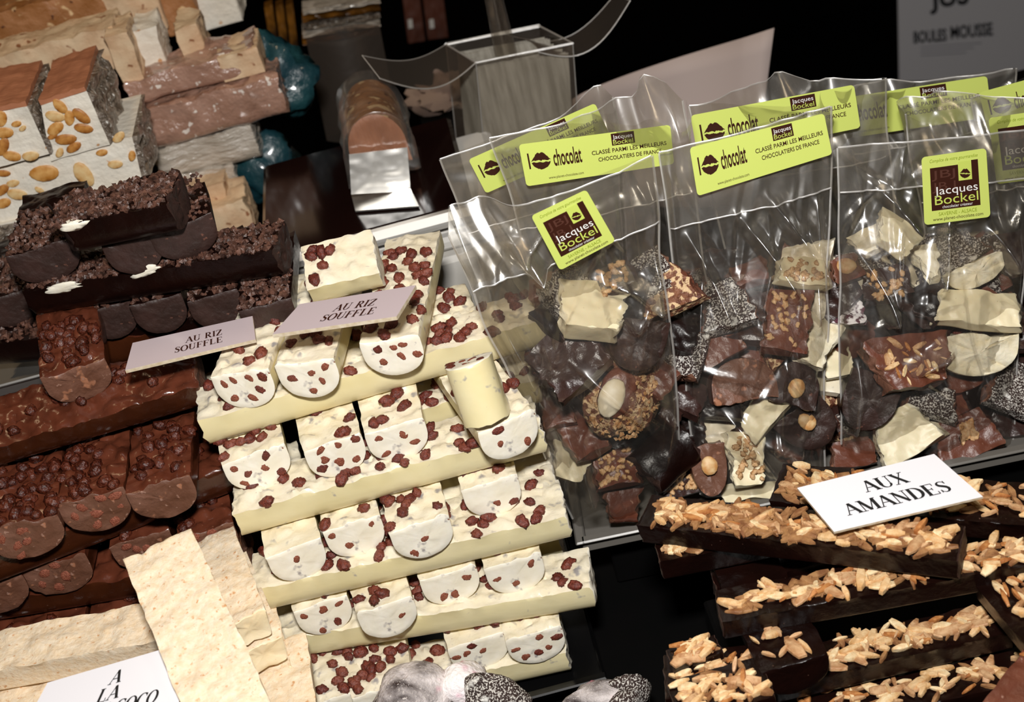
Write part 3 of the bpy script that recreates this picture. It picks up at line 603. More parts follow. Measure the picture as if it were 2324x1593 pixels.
def serif(s, x, y, h, sx=1.0, adv=1.0):                  # centred at x, baseline y (units of the card)
    w = sum(GL[c][0] for c in s) * h * sx * adv; cx = x - w / 2; vs = []; fs = []
    for c in s:
        a, parts = GL[c]
        for v, f in parts:
            b = len(vs); vs += [(cx + p.x * h * sx, y + p.y * h) for p in v]; fs += [tuple(i + b for i in q) for q in f]
        cx += a * h * sx * adv
    return vs, fs
_fc = {}
def sans(s, x, y, h, width=None, bold=0, shear=0, align='L'):      # default typeface outline, x,y baseline start
    key = (s, bold, shear)
    if key not in _fc:
        cu = bpy.data.curves.new('lettering', 'FONT'); cu.body = s; cu.offset = bold; cu.shear = shear; cu.resolution_u = 3; cu.size = 1
        o = bpy.data.objects.new('lettering', cu); COL.objects.link(o); bpy.context.view_layer.update()
        dg = bpy.context.evaluated_depsgraph_get(); me = bpy.data.meshes.new_from_object(o.evaluated_get(dg))
        _fc[key] = ([tuple(v.co[:2]) for v in me.vertices], [tuple(p.vertices) for p in me.polygons]); bpy.data.objects.remove(o); bpy.data.curves.remove(cu); bpy.data.meshes.remove(me)
    v, f = _fc[key]; x0 = min(p[0] for p in v); x1 = max(p[0] for p in v); k = h / .72; kx = width / (x1 - x0) if width else k
    if align == 'C': x -= (x1 - x0) * kx / 2
    return [(x + (p[0] - x0) * kx, y + p[1] * k) for p in v], f
def poly(pts): return list(pts), [tuple(range(len(pts)))]
def rect(x0, y0, x1, y1): return poly([(x0, y0), (x1, y0), (x1, y1), (x0, y1)])
def merge(*gs):
    vs = []; fs = []
    for v, f in gs: b = len(vs); vs += list(v); fs += [tuple(i + b for i in q) for q in f]
    return vs, fs
def lips(cx, cy, w, h, rot=0, seed=1):
    rs = random.Random(seed); c, s = math.cos(rot), math.sin(rot); out = []
    up = [(-.5, .02), (-.4, .14), (-.28, .3), (-.2, .4), (-.1, .47), (-.02, .40), (.06, .46), (.16, .43), (.26, .3), (.38, .16), (.5, 0), (.42, .03), (.34, -.02), (.2, .02), (.08, .04), (0, -.01), (-.12, .06), (-.26, .03), (-.36, .06)]
    lo = [(-.48, -.06), (-.36, -.03), (-.2, -.07), (-.06, -.05), (.08, -.11), (.24, -.07), (.36, -.11), (.48, -.08), (.42, -.22), (.3, -.36), (.12, -.45), (-.08, -.46), (-.26, -.38), (-.4, -.24)]
    for pg in (up, lo):
        d = []
        for i, p in enumerate(pg):
            q = pg[(i + 1) % len(pg)]
            for t in (0, .33, .66): d.append((p[0] + (q[0] - p[0]) * t + rs.uniform(-.012, .012), p[1] + (q[1] - p[1]) * t + rs.uniform(-.012, .012)))
        out.append(poly([(cx + (a * c * w - b * s * h), cy + (a * s * w + b * c * h)) for a, b in d]))
    return merge(*out)
def dec(g, c, W, H, eps, bend=None):                       # 2-D (u,v up, in units W x H) -> on quad c (TL TR BR BL)
    n = (c[3] - c[0]).cross(c[1] - c[0]).normalized(); out = []
    if n.dot(CAM - c[0]) < 0: n = -n
    for x, y in g[0]:
        u, v = x / W, 1 - y / H; out.append(bil(c, u, v) + n * (eps + (bend(u, v) if bend else 0)))
    return out, g[1]
def roundrect(W, H, r, n=5):
    p = []
    for cx, cy, a in ((W - r, H - r, 0), (r, H - r, 90), (r, r, 180), (W - r, r, 270)):
        for i in range(n + 1): b = math.radians(a + 90 * i / n); p.append((cx + r * math.cos(b), cy + r * math.sin(b)))
    return poly(p)
def sticker(root, c, kind, eps=.0):
    k = lambda name, g, m, e, par: None
    n = (c[3] - c[0]).cross(c[1] - c[0]).normalized()
    if n.dot(CAM - c[0]) < 0: n = -n
    def add(name, g, m, e, par):
        v, f = dec(g, c, W, H, eps + e); l = root.location; o = child(name, mesh(name, [q - l for q in v], f, m, smooth=False), par)
        return o
    if kind == 'band':
        W, H = 3.2, 1.0; st = add('sticker', roundrect(W, H, .08), M['lime'], 0, root)
        add('lettering', merge(rect(.13, .40, .165, .77), sans('chocolat', .66, .40, .40, .60, .02), sans('CLASSÉ PARMI LES MEILLEURS', 1.48, .52, .10, 1.6, .012), sans('CHOCOLATIERS DE FRANCE', 1.60, .34, .10, 1.36, .012), sans('www.planet-chocolate.com', .5, .10, .065, .75)), M['brown'], .0003, st)
        add('lip_emblem', lips(.40, .56, .42, .44, 0), M['brown'], .0003, st)
        add('name_panel', rect(1.93, .68, 2.42, .97), M['brown'], .0002, st)
        add('panel_lettering', sans('Jacques', 1.96, .84, .10, .42), M['whiteprint'], .0005, st)
        add('panel_lettering', sans('Bockel', 1.96, .71, .11, .42), M['limeprint'], .0005, st)
    else:
        W, H = 1.0, 1.02; st = add('sticker', roundrect(W, H, .06), M['lime'], 0, root)
        add('name_panel', merge(rect(.12, .20, .86, .84), rect(.755, .84, .86, .88)), M['brown'], .0002, st)
        add('lime_notch', rect(.55, .60, .755, .88), M['limeprint'], .0003, st)
        add('lip_emblem', lips(.652, .70, .17, .15, -.1), M['brown'], .0005, st)
        add('faint_initials', merge(sans('JBJ', .14, .68, .12, .36), sans('JB J', .14, .5, .12, .36)), M['jb'], .0003, st)
        add('white_lettering', merge(sans('Jacques', .17, .435, .125, .66), sans('chocolatier créateur', .28, .225, .045, .46)), M['whiteprint'], .0006, st)
        add('lime_lettering', sans('Bockel', .17, .285, .145, .66), M['limeprint'], .0006, st)
        add('small_lettering', sans('www.planet-chocolate.com', .13, .045, .05, .76), M['brown'], .0003, st)
        add('small_lettering', sans('SAVERNE - ALSACE', .22, .115, .055, .58), M['olive'], .0003, st); add('script_lettering', sans('Complice de votre gourmandise', .12, .92, .05, .74, 0, .3), M['olive'], .0003, st)
    return st
# ------------------------------------------------------------------ price / name cards
def card(px, pz, n, thick, m, lines, label, th=.0016, ucorr=None):
    p0 = P(*px[3], pz); c = [PN(*q, p0, n) for q in px]; n = V(n).normalized(); root = empty('name_card', sum(c, V()) / 4, label, 'card'); l = root.location
    vs = [q - l for q in c] + [q - n * thick - l for q in c]
    child('board', mesh('board', vs, [(3, 2, 1, 0), (4, 5, 6, 7), (0, 1, 5, 4), (1, 2, 6, 5), (2, 3, 7, 6), (3, 0, 4, 7)], [m, M['card_edge']], mi=[0, 0, 1, 1, 1, 1], smooth=False), root)
    W = (c[1] - c[0]).length; H = (c[0] - c[3]).length; g = merge(*[serif(s, W * x, H * y, H * h, sx, adv) for s, x, y, h, sx, adv in lines]); v, f = dec(g, c, W, H, .0003)
    child('lettering', mesh('lettering', [q - l for q in v], f, M['ink'] if m is M['card'] else M['brown'], smooth=False), root); return root
card([(1809, 1107), (2120, 1030), (2231, 1127), (1893, 1207)], .131, (0, -.12, 1), .0016, M['card'], [('AUX', .54, .58, .23, 1.25, .95), ('AMANDES', .52, .23, .23, 1.25, .95)], 'white name card reading AUX AMANDES on the almond bars')
card([(108, 1549), (458, 1447), (400, 1610), (20, 1712)], .146, (0, -.1, 1), .0014, M['card'], [('A', .50, .66, .20, .95, 1), ('LA', .50, .42, .20, .95, 1), ('NOIX DE COCO', .50, .18, .20, .85, .95)], 'white name card ending in COCO, cropped by the bottom edge, on the coconut bars')
card([(301, 778), (573, 717), (580, 770), (284, 840)], .242, (.05, -.05, 1), .0024, M['card_sheen'], [('AU RIZ', .60, .50, .22, .95, 1), ('SOUFFLE', .56, .2, .22, .95, 1)], 'grey-sheened name card reading AU RIZ SOUFFLE over the milk chocolate pile')
card([(680, 690), (944, 647), (900, 718), (618, 759)], .262, (0, 0, 1), .0024, M['card_sheen'], [('AU RIZ', .56, .50, .22, .95, 1), ('SOUFFLE', .56, .2, .22, .95, 1)], 'grey-sheened name card reading AU RIZ SOUFFLE on the white chocolate pile')
# ------------------------------------------------------------------ background: nougat, scale, boxes
def bgbar(p1, p2, y, hpx, dep, prof, m, seed, name, label, cat, group=None, yaw=0, h=None, mats=None, y2=None, nb=0, bamp=.002, wav=.001, er=.001, warp=0):
    a = PL(*p1, y); b = PL(*p2, y if y2 is None else y2); b.z = b.z if prof == 'W' else (a.z + b.z) / 2; a.z = b.z
    k = depth(a) / FPX; h = hpx * k / .80; X = (b - a).normalized(); L = (b - a).length; Y = UP.cross(X).normalized()
    me, top = bar(L, dep, h, prof, seed, mats=mats or [m, m], step=.004, nb=nb, bamp=bamp, wav=wav, er=er, warp=warp)
    o = link(name, me, mw=frame(X, Y, UP, (a + b) / 2 + Y * dep / 2 - UP * h)); tag(o, label, cat, group); return o, L, h
def nblock(c, dep, name, label, seed, foil=True):
    """nougat block: front face corners TL TR BR BL in world, straight back; wafer on top"""
    root = empty(name, (c[2] + c[3]) / 2, label, 'nougat block', 'white almond nougat blocks'); l = root.location
    X = (c[1] - c[0]).normalized(); n = (c[1] - c[0]).cross(c[0] - c[3]).normalized(); B = -n if n.y < 0 else n; Bk = V((B.x, B.y, 0)).normalized() * dep
    N = vn(seed); vs = []; nu, nv = 16, 12
    for s in (0, 1):
        for j in range(nv + 1):
            for i in range(nu + 1):
                q = bil(c, i / nu, j / nv) + Bk * s - l; q = q + B * .0015 * float(N(i * .3 + s * 9, j * .3, 1)); vs.append(q)
    fs = []; k = (nu + 1) * (nv + 1); id_ = lambda s, i, j: s * k + j * (nu + 1) + i
    for j in range(nv):
        for i in range(nu): fs += [(id_(0, i, j + 1), id_(0, i + 1, j + 1), id_(0, i + 1, j), id_(0, i, j)), (id_(1, i, j), id_(1, i + 1, j), id_(1, i + 1, j + 1), id_(1, i, j + 1))]
    for i in range(nu): fs += [(id_(0, i, 0), id_(0, i + 1, 0), id_(1, i + 1, 0), id_(1, i, 0)), (id_(0, i + 1, nv), id_(0, i, nv), id_(1, i, nv), id_(1, i + 1, nv))]
    for j in range(nv): fs += [(id_(0, 0, j + 1), id_(0, 0, j), id_(1, 0, j), id_(1, 0, j + 1)), (id_(0, nu, j), id_(0, nu, j + 1), id_(1, nu, j + 1), id_(1, nu, j))]
    child('body', mesh('body', vs, fs, M['nougat'], sharp=.6), root); return root, X, B, Bk
def slab(parent, q, thick, name, m, seed, amp=.001):          # grid sheet with thickness from 4 world corners
    l = parent.location; n = (q[3] - q[0]).cross(q[1] - q[0]).normalized(); N = vn(seed); nu = nv = 18; vs = []; fs = []
    for s in (1, 0):
        for j in range(nv + 1):
            for i in range(nu + 1): vs.append(bil(q, i / nu, j / nv) + n * (thick * s + (amp * float(N(i * .45, j * .45, 1)) if s else 0)) - l)
    k = (nu + 1) ** 2; I = lambda s, i, j: s * k + j * (nu + 1) + i
    for j in range(nv):
        for i in range(nu): fs += [(I(0, i, j), I(0, i, j + 1), I(0, i + 1, j + 1), I(0, i + 1, j)), (I(1, i, j), I(1, i + 1, j), I(1, i + 1, j + 1), I(1, i, j + 1))]
    for i in range(nu):
        for (a, b, s) in ((0, 0, 0), (nv, 0, 0)): fs += [(I(0, i, a), I(0, i + 1, a), I(1, i + 1, a), I(1, i, a)), (I(0, a, i), I(0, a, i + 1), I(1, a, i + 1), I(1, a, i))]
    return child(name, mesh(name, vs, fs, m, sharp=.6), parent)
AL = [blobmesh(.0105, .0062, .0022, 700 + i, [mat('cut_almond_%d' % i, c, .45, c2, 120, specks=('#7a4520', 50, .60, .7))], rough=.12, n=12, sc=1.2) for i, (c, c2) in enumerate([('#dba763', '#b9792f'), ('#c98c46', '#9a5c22'), ('#e3c48f', '#cf9f60')])]
def almonds(root, c, pts, B, seed, edge=None):
    rs = random.Random(seed); l = root.location
    for px, py, s, a in pts:
        q = PN(px, py, c[0], B) - B * .0012 - l; R = CAMM.copy(); o = child('almond', rs.choice(AL), root)
        X = (RI * math.cos(a) + UI * math.sin(a)); X = (X - B * X.dot(B)).normalized(); Z = -B; Y = Z.cross(X); m = Matrix((X, Y, Z)).transposed().to_4x4(); m.translation = q; o.matrix_local = m @ Matrix.Diagonal((s * .62, s * .62, s * .4, 1))
def qy(pts, y): return [PL(*p, y) for p in pts]
NY = .33
c = qy([(93, 238), (196, 205), (250, 328), (116, 366)], NY); root, X, B, Bk = nblock(c, .085, 'almond_nougat_block', 'white almond nougat block with rosy wafer top and crackly wrapped side, at upper left', 71)
slab(root, [c[0] + Bk, c[1] + Bk, c[1] - B * .001, c[0] - B * .001], .004, 'wafer_top', M['wafer'], 3); slab(root, [c[1], c[1] + Bk, c[2] + Bk, c[2]], .003, 'wrapped_side', M['foil'], 4, .004)
almonds(root, c, [(137, 240, 1.0, -1.0), (126, 263, 1.15, -.2), (158, 266, .95, 1.5), (185, 262, 1.15, -.8), (127, 290, 1.1, .7), (190, 290, 1.05, -.2), (150, 315, 1.2, .15), (168, 333, .95, .7), (136, 345, .7, 1.2), (120, 308, .6, .6)], B, 1)
c = qy([(-60, 262), (62, 240), (112, 350), (-60, 392)], NY - .004); root, X, B, Bk = nblock(c, .085, 'almond_nougat_block', 'white almond nougat block cut off by the left frame edge, wafer on top', 72)
slab(root, [c[0] + Bk, c[1] + Bk, c[1] - B * .001, c[0] - B * .001], .004, 'wafer_top', M['wafer'], 5); slab(root, [c[1], c[1] + Bk, c[2] + Bk, c[2]], .003, 'wrapped_side', M['foil'], 6, .004)
almonds(root, c, [(4, 268, 1.0, 1.4), (38, 280, .6, .3), (10, 300, 1.1, 0), (6, 332, 1.2, 1.2), (28, 353, 1.05, -.3), (70, 353, 1.0, .2), (52, 290, .5, .8)], B, 2)
c = qy([(-60, 395), (300, 310), (330, 440), (-60, 540)], NY + .004); root, X, B, Bk = nblock(c, .085, 'almond_nougat_block', 'large white almond nougat slab lying under the two blocks with wafer tops', 73)
slab(root, [c[1], c[1] + Bk, c[2] + Bk, c[2]], .003, 'wrapped_side', M['foil'], 8, .004)
almonds(root, c, [(102, 392, 1.7, .05), (190, 395, 1.7, -1.1), (262, 372, .9, .1), (232, 345, .7, .2), (8, 392, .8, 0), (30, 415, .8, .3), (5, 430, 1.0, .8), (90, 430, .6, -.6), (270, 310, .9, .9), (8, 460, 1, .4), (40, 440, 1.2, -.2), (300, 352, .7, 1.4)], B, 3)
c = qy([(-60, 520), (40, 500), (60, 620), (-60, 650)], NY); root, X, B, Bk = nblock(c, .085, 'almond_nougat_block', 'wrapped nougat block at the left edge behind the dark nib bars', 74)
slab(root, [c[0] - B * .003, c[1] - B * .003, c[2] - B * .003, c[3] - B * .003], .002, 'wrapped_front', M['foil'], 9, .004)
boxobj('display_block', (-.55, .34, -.05), (-.29, .43, .19), M['offwhite'], label='pale display block under the white nougat', cat='display stand')
G2_ = 'nougat bars stacked in the background'
for i, (p1, p2, y, hp, dep, m, lab) in enumerate([
  ((-60, 22), (232, -8), .56, 92, .06, 'nougat_brown', 'caramel brown nut nougat slab at the top left corner'),
  ((215, -8), (348, -22), .56, 84, .06, 'nougat_tan', 'tan nut nougat slab right of the caramel one along the top edge'),
  ((345, -22), (425, -35), .57, 90, .05, 'nougat_brown', 'small caramel nougat slab in shadow at the top'),
  ((415, -22), (520, -48), .58, 84, .06, 'nougat', 'grey-white nutty nougat piece at the top, right of the caramel slabs'),
  ((-60, 120), (262, 80), .49, 80, .05, 'nougat_tan', 'cream nougat slab showing cut nuts under the caramel slab'),
  ((236, 80), (285, 72), .475, 110, .05, 'nougat_tan', 'narrow cream nougat block behind the crackly wrapped side'),
  ((293, 72), (352, 66), .50, 78, .05, 'nougat', 'pale lilac-white nougat end standing left of a similar peach one'),
  ((393, 68), (446, 62), .50, 68, .05, 'nougat_tan', 'peach nougat end standing right of the pale one'),
  ((268, 158), (585, 142), .47, 48, .05, 'wrap_pink', 'cling-wrapped nougat bar with nuts showing at its right end'),
  ((285, 222), (640, 212), .46, 82, .055, 'wrap_pink', 'long glossy cling-wrapped pinkish nougat bar sticking out to the right'),
  ((330, 318), (578, 306), .47, 72, .05, 'wrap_white', 'white wrapped nougat bar under the long glossy pinkish one'),
  ((352, 396), (530, 388), .47, 34, .05, 'wrap_white', 'low white wrapped nougat bar above the cream nougat pieces'),
  ((398, 436), (510, 428), .44, 44, .05, 'nougat_tan', 'cream nougat piece right of the dark bars, upper one'),
  ((440, 478), (556, 462), .42, 80, .05, 'nougat_tan', 'cream nougat piece with dark nuts, left of the steel pan')]):
    o, L, h = bgbar(p1, p2, y, hp, dep, 'R' if 'wrap' in m else 'B', M[m], 800 + i, 'nougat_bar' if 'slab' not in lab else 'nougat_slab', lab, 'nougat', wav=.002, er=.002, warp=.003 if 'wrap' in m else .0008)
    if i == 8:
        me = blobmesh(.03, .024, .012, 5, M['nougat_tan'])
        k = child('unwrapped_end', bar(.035, dep * 1.01, h * 1.01, 'B', 3, mats=[M['nougat_tan']] * 2, wav=.001)[0], o, (L / 2 - .014, -.001, 0))
for px, py, y, r, s, lab in ((628, 175, .52, .032, 1, 'teal wrapped bundle behind the glossy nougat bar'), (600, 385, .50, .028, 2, 'small teal wrapped bundle left of the steel pan')):
    o = link('wrapped_bundle', blobmesh(r, r * .8, r * 1.1, s, M['teal'], rough=.4, n=16)); o.location = PL(px, py, y); tag(o, lab, 'wrapped bundle')
boxobj('shelf_box', (-.52, .44, -.05), (-.20, .66, .12), M['black'], label='dark box carrying the wrapped nougat bars', cat='display stand')
# weighing scale
zs = .185; a = P(592, 572, zs); b = P(1066, 478, zs); yf = (a.y + b.y) / 2; SX0, SX1 = a.x, b.x + .004; dpt = P(585, 378, zs).y - yf
root = empty('weighing_scale', ((SX0 + SX1) / 2, yf + .09, .05), 'shop weighing scale with a dark pan, bright steel rim and off-white body', 'scale'); l = root.location
def sb(n, lo, hi, m, bev=.003, par=None): return boxobj(n, V(lo) - l, V(hi) - l, m, bev, parent=root)
sb('pan', (SX0, yf, zs - .008), (SX1, yf + dpt, zs), M['plate'], .006)
sb('steel_rim', (SX0 - .001, yf - .009, zs - .013), (SX1 + .001, yf + .006, zs - .0005), M['rim'], .005)
sb('body', (SX0 + .006, yf + .006, .05), (SX1 + .03, yf + dpt - .01, zs - .014), M['offwhite'], .008)
sb('body_ledge', (SX0 + .002, yf - .01, .09), (SX1 + .034, yf + dpt, zs - .036), M['offwhite'], .004)
sb('body_ledge', (SX0 + .004, yf - .004, zs - .033), (SX1 + .03, yf + dpt, zs - .022), M['offwhite'], .003)
# metal label holder on the pan
hz = zs; c4 = [PL(792, 350, yf + .055), PL(924, 334, yf + .055), PL(932, 432, yf + .05), PL(797, 440, yf + .05)]
root = empty('steel_label_holder', (c4[2] + c4[3]) / 2, 'blank mirror-like steel label holder standing on the dark pan', 'label holder'); l = root.location
slab(root, c4, .0015, 'upright_plate', M['steel'], 1, .0004)
f0 = P(797, 440, zs + .001); f1 = P(932, 430, zs + .001); slab(root, [f0, f1, f1 + V((.004, -.034, 0)), f0 + V((.002, -.034, 0))], .0012, 'pan_reflection', M['steel'], 2, .0002)  # last slab: steel sheet in place of the holder's bright reflection on the pan
# cocoa dusted log in film behind it
fc = PL(836, 262, yf + .075); me, top = bar(.075, .046, .046, 'U', 77, mats=[M['nougat_brown'], M['wafer']], wav=.001, er=.001)
o = link('dusted_log', me, mw=frame(V((0, -1, 0)), V((-1, 0, 0)), V((0, 0, -1)), fc - V((0, -.0375, 0)))); tag(o, 'cocoa-dusted domed log in loose film behind the steel label holder', 'chocolate log')
child('film_sleeve', bar(.095, .056, .054, 'U', 78, mats=[M['film']] * 2, wav=.003, warp=.003)[0], o, (.004, 0, -.006))
# clear plastic box holding flat bags
yb = .45; bt = [(1080, 142), (1300, 98), (1322, 420), (1112, 470)]; c = qy(bt, yb); dp = V((-.012, .075, 0)); Bk = dp
root = empty('clear_plastic_box', (c[2] + c[3]) / 2, 'open clear plastic box with curled flaps holding a stack of flat clear bags', 'box'); l = root.location
def sheet(parent, fn, nu, nv, name, m, th=0):
    l = parent.location; vs = [fn(i / nu, j / nv) - l for j in range(nv + 1) for i in range(nu + 1)]; fs = [(j * (nu + 1) + i, (j + 1) * (nu + 1) + i, (j + 1) * (nu + 1) + i + 1, j * (nu + 1) + i + 1) for j in range(nv) for i in range(nu)]
    o = child(name, mesh(name, vs, fs, m, sharp=None), parent)
    if th: md = o.modifiers.new('thickness', 'SOLIDIFY'); md.thickness = th
    return o
sheet(root, lambda u, v: bil(c, u, v), 8, 8, 'front_wall', M['clear'])
Bl = V((-.020, .06, 0))
sheet(root, lambda u, v: bil([c[0] + Bl, c[0], c[3], c[3] + Bl], u, v), 6, 8, 'side_wall', M['clear'])
sheet(root, lambda u, v: bil([c[1] + Bl, c[1], c[2], c[2] + Bl], u, v), 6, 8, 'side_wall', M['clear'])
sheet(root, lambda u, v: bil([q + Bl for q in c], u, v), 6, 8, 'back_wall', M['clear'])
tl, tr = c[0], c[1]; e1 = PL(822, 126, yb - .03); e2 = PL(862, 178, yb - .06)
def flapL(u, v): q = bil([e1, tl + Bl, tl, e2], u, v); return q + UP * (-.016 * math.sin(math.pi * u) * (.6 + .4 * v))
sheet(root, flapL, 16, 6, 'flap', M['smoke'])
g1 = PL(1395, -12, yb + .06); g2 = PL(1430, 2, yb - .0)
def flapR(u, v): q = bil([tr + Bl * 1.0 - V((.03, 0, 0)), g1, g2, tr - V((.03, 0, 0)) * v], u, v); return q + UP * (-.022 * math.sin(math.pi * u))
sheet(root, flapR, 16, 6, 'flap', M['smoke'])
ro2 = empty('bag_stack', (c[2] + c[3]) / 2 + Bl * .5, 'stack of empty clear bags standing inside the clear plastic box', 'bags'); l2 = ro2.location
rs = random.Random(4)
for i in range(9):
    o_ = Bl * (.1 + .085 * i); dz = rs.uniform(-.004, .002); k = V((.003, .002, 0)); cc = [c[0] + o_ + k + UP * (dz - .006), c[1] + o_ - k + UP * (dz - .006), c[2] + o_ - k, c[3] + o_ + k]
    slab(ro2, cc, .0004, 'empty_bag', M['sheetstack'], 30 + i, .0008)
def edge(parent, pts, w, name):  # pale tubes that build in the light caught along flap and box edges
    l = parent.location; vs = []
    for i, p in enumerate(pts):
        vs += [p + RI * w - l, p + UI * w - l, p - RI * w - l, p - UI * w - l]
    child(name, mesh('edge', vs, [(4 * i + a, 4 * i + (a + 1) % 4, 4 * i + 4 + (a + 1) % 4, 4 * i + 4 + a) for i in range(len(pts) - 1) for a in range(4)], M['edge_glint'], sharp=None), parent)
T_ = [i / 16 for i in range(17)]
for fn in (flapL, flapR):
    edge(root, [fn(t, 0) for t in T_], .0005, 'flap_glint'); edge(root, [fn(t, 1) for t in T_], .0007, 'flap_glint')
edge(root, [flapL(0, t) for t in T_], .0005, 'flap_glint'); edge(root, [flapR(1, t) for t in T_], .0006, 'flap_glint')
for a_, b_ in ((c[0], c[3]), (c[1], c[2]), (c[0] + Bl, c[3] + Bl)): edge(root, [a_, b_], .0005, 'box_edge')
edge(root, [c[0], c[1]], .0009, 'box_edge'); edge(root, [c[0] + Bl, c[1] + Bl], .0016, 'box_edge'); edge(root, [c[0], c[0] + Bl], .0009, 'box_edge'); edge(root, [c[1], c[1] + Bl], .0009, 'box_edge')
h0, h1, h2, h3 = PL(1096, -20, yb + .0), PL(1138, -20, yb), PL(1176, 128, yb + .02), PL(1124, 132, yb + .02)
ro3 = empty('clear_scoop', h3, 'clear plastic scoop handle sticking up out of the clear box', 'scoop')
sheet(ro3, lambda u, v: bil([h0, h1, h2, h3], u, v) + V((0, -.008 * math.sin(math.pi * u), 0)), 8, 10, 'handle', M['clear'], .001)
boxobj('shelf_box', (.045, .44, -.05), (.15, .53, c[3].z - .012), M['black'], label='dark block under the clear plastic box', cat='display stand')
# pale paper cone
ro4 = empty('paper_cone', PL(1500, 470, .56), 'large greyish sheet of paper curling up behind the bags', 'paper'); pc = [(1300, 235), (1420, 135), (1560, 95), (1765, 52)]
def cone(u, v):
    x = 1300 + (1722 - 1300) * u; ytop = 226 - 150 * (u ** .8); 
    if u > .93: ytop -= (u - .93) * 180; x += (u - .93) * 500 * (1 - v)
    yb_ = 470; y = ytop + (yb_ - ytop) * v; x = x - 18 * v * u; return PL(x, y, .56 + .05 * math.sin(u * 3) - .02 * v)
sheet(ro4, cone, 30, 8, 'curled_sheet', M['paper'], .001)
o = link('crumpled_tissue', blobmesh(.026, .018, .018, 9, M['paper'], rough=.7, n=20, sharp=.5)); o.location = PL(1010, 215, .64); tag(o, 'crumpled whitish tissue in the dark left of the clear box', 'tissue')
boxobj('shelf_box', (o.location.x - .03, .60, -.05), (o.location.x + .03, .68, o.location.z - .012), M['black'], label='dark block under the crumpled tissue behind the scale', cat='display stand')
# dim things on the shelf behind
for i, (x0, x1, y0, y1, yy, m, nm, lab) in enumerate([
  (910, 948, -30, 88, 1.3, 'brownbox', 'brown_carton', 'brown carton in the dark background, left of a pair'), (955, 1000, -34, 80, 1.3, 'brownbox', 'brown_carton', 'brown carton in the dark background, right of a pair'),
  (600, 618, 0, 95, .95, 'gold', 'slim_gold_pack', 'slim gold-striped pack hanging at the left of the dark shelf'), (625, 642, -2, 110, .95, 'gold', 'slim_gold_pack', 'slim gold-striped pack, middle of three in the background'), (648, 664, -4, 116, .95, 'gold', 'slim_gold_pack', 'slim gold-striped pack, right of three in the background')]):
    c = qy([(x0, y0 + 5), (x1, y0 - 3), (x1 + 14, y1 - 6), (x0 + 14, y1)], yy); r_ = empty(nm, (c[2] + c[3]) / 2, lab, 'carton' if 'carton' in nm else 'packet'); slab(r_, [q for q in c], .02, 'carton_body' if 'carton' in nm else 'pack_body', M[m], 50 + i, .001)
    if 'carton' in nm:
        kk = qy([((x0 + x1) / 2 - 4, 44), ((x0 + x1) / 2 + 6, 42), ((x0 + x1) / 2 + 8, 62), ((x0 + x1) / 2 - 2, 64)], yy - .03); slab(r_, kk, .003, 'pale_mark', M['offwhite'], 3, 0)
for i in range(5):
    c = qy([(685, 2 + 17 * i), (858, -24 + 17 * i), (860, -14 + 17 * i), (687, 12 + 17 * i)], .80); r_ = empty('flat_film_pack', (c[2] + c[3]) / 2, 'flat transparent packs stacked at the top of the dark shelf', 'packet', 'flat transparent packs'); slab(r_, [q for q in c], .03, 'pack_body', [M['wrap_white'], M['gold'], M['foil']][i % 3], 60 + i, .004)
c = qy([(695, 92), (862, 60), (905, 290), (742, 320)], .72); r_ = empty('standing_film_bag', (c[2] + c[3]) / 2, 'dim cloudy film bag standing behind the scale pan', 'bag')
sheet(r_, lambda u, v: bil(c, u, v) + V((0, -.02 * math.sin(math.pi * u), 0)), 20, 20, 'front_film', M['smoke']); sheet(r_, lambda u, v: bil(c, u, v) + V((0, .02 * math.sin(math.pi * u) + .004, 0)), 20, 20, 'back_film', M['smoke'])
# sign far behind
c = qy([(2036, -60), (2326, -110), (2345, 175), (2040, 185)], 1.8); ro5 = empty('poster_sheet', (c[2] + c[3]) / 2, 'dim white sheet reading BOULES MOUSSE hanging far back at upper right', 'sign'); slab(ro5, [q for q in c], .002, 'paper', M['card'], 1, 0)
W_, H_ = 1.0, .95
GS = [sans('BOULES', .11, .345, .10, .25, .03), sans('MOUSSE', .39, .36, .10, .32, .03), sans('JUS', .24, .63, .16, .3, .03)]
def skew(g): return [(x, y + (x - .1) * -.02) for x, y in g[0]], g[1]
for gg in GS: v, f = dec(gg, c, W_, H_, .004); child('lettering', mesh('lettering', [q - ro5.location for q in v], f, M['ink'], smooth=False), ro5)
gg = merge(*[rect(.16, .30 - i * .035, .62 - .06 * i, .306 - i * .035) for i in range(3)]); v, f = dec(gg, c, W_, H_, .004); child('small_print', mesh('lettering', [q - ro5.location for q in v], f, mat('grey_ink', '#8a8890', .6), smooth=False), ro5)
# ------------------------------------------------------------------ tray under the bags
ta = P(1330, 1215, .03); tb = P(2420, 986, .03); X = (tb - ta).normalized(); Y = UP.cross(X); Lt = (tb - ta).length; Wt = .17
root = empty('steel_tray', ta, 'shallow steel tray holding the bags of broken chocolate', 'tray'); root.matrix_world = frame(X, Y, UP, ta + UP * -.004)
def tq(n, lo, hi, m, bev=.0012): return boxobj(n, lo, hi, m, bev, parent=root)
tq('base', (-.002, 0, -.010), (Lt, Wt, -.008), M['traysteel']); tq('front_lip', (-.004, -.007, .002), (Lt, 0, .0045), M['traysteel']); tq('side_lip', (-.008, -.007, .002), (-.001, Wt, .0045), M['traysteel'])
tq('front_wall', (-.004, -.001, -.010), (Lt, .0012, .003), M['traysteel']); tq('side_wall', (-.003, 0, -.010), (-.001, Wt, .003), M['traysteel'])
o = boxobj('display_block', (.012, .03, -.078), (Lt, Wt - .01, -.0145), M['black'], label='black display block under the steel tray of bags', cat='display stand', mw=frame(X, Y, UP, ta))
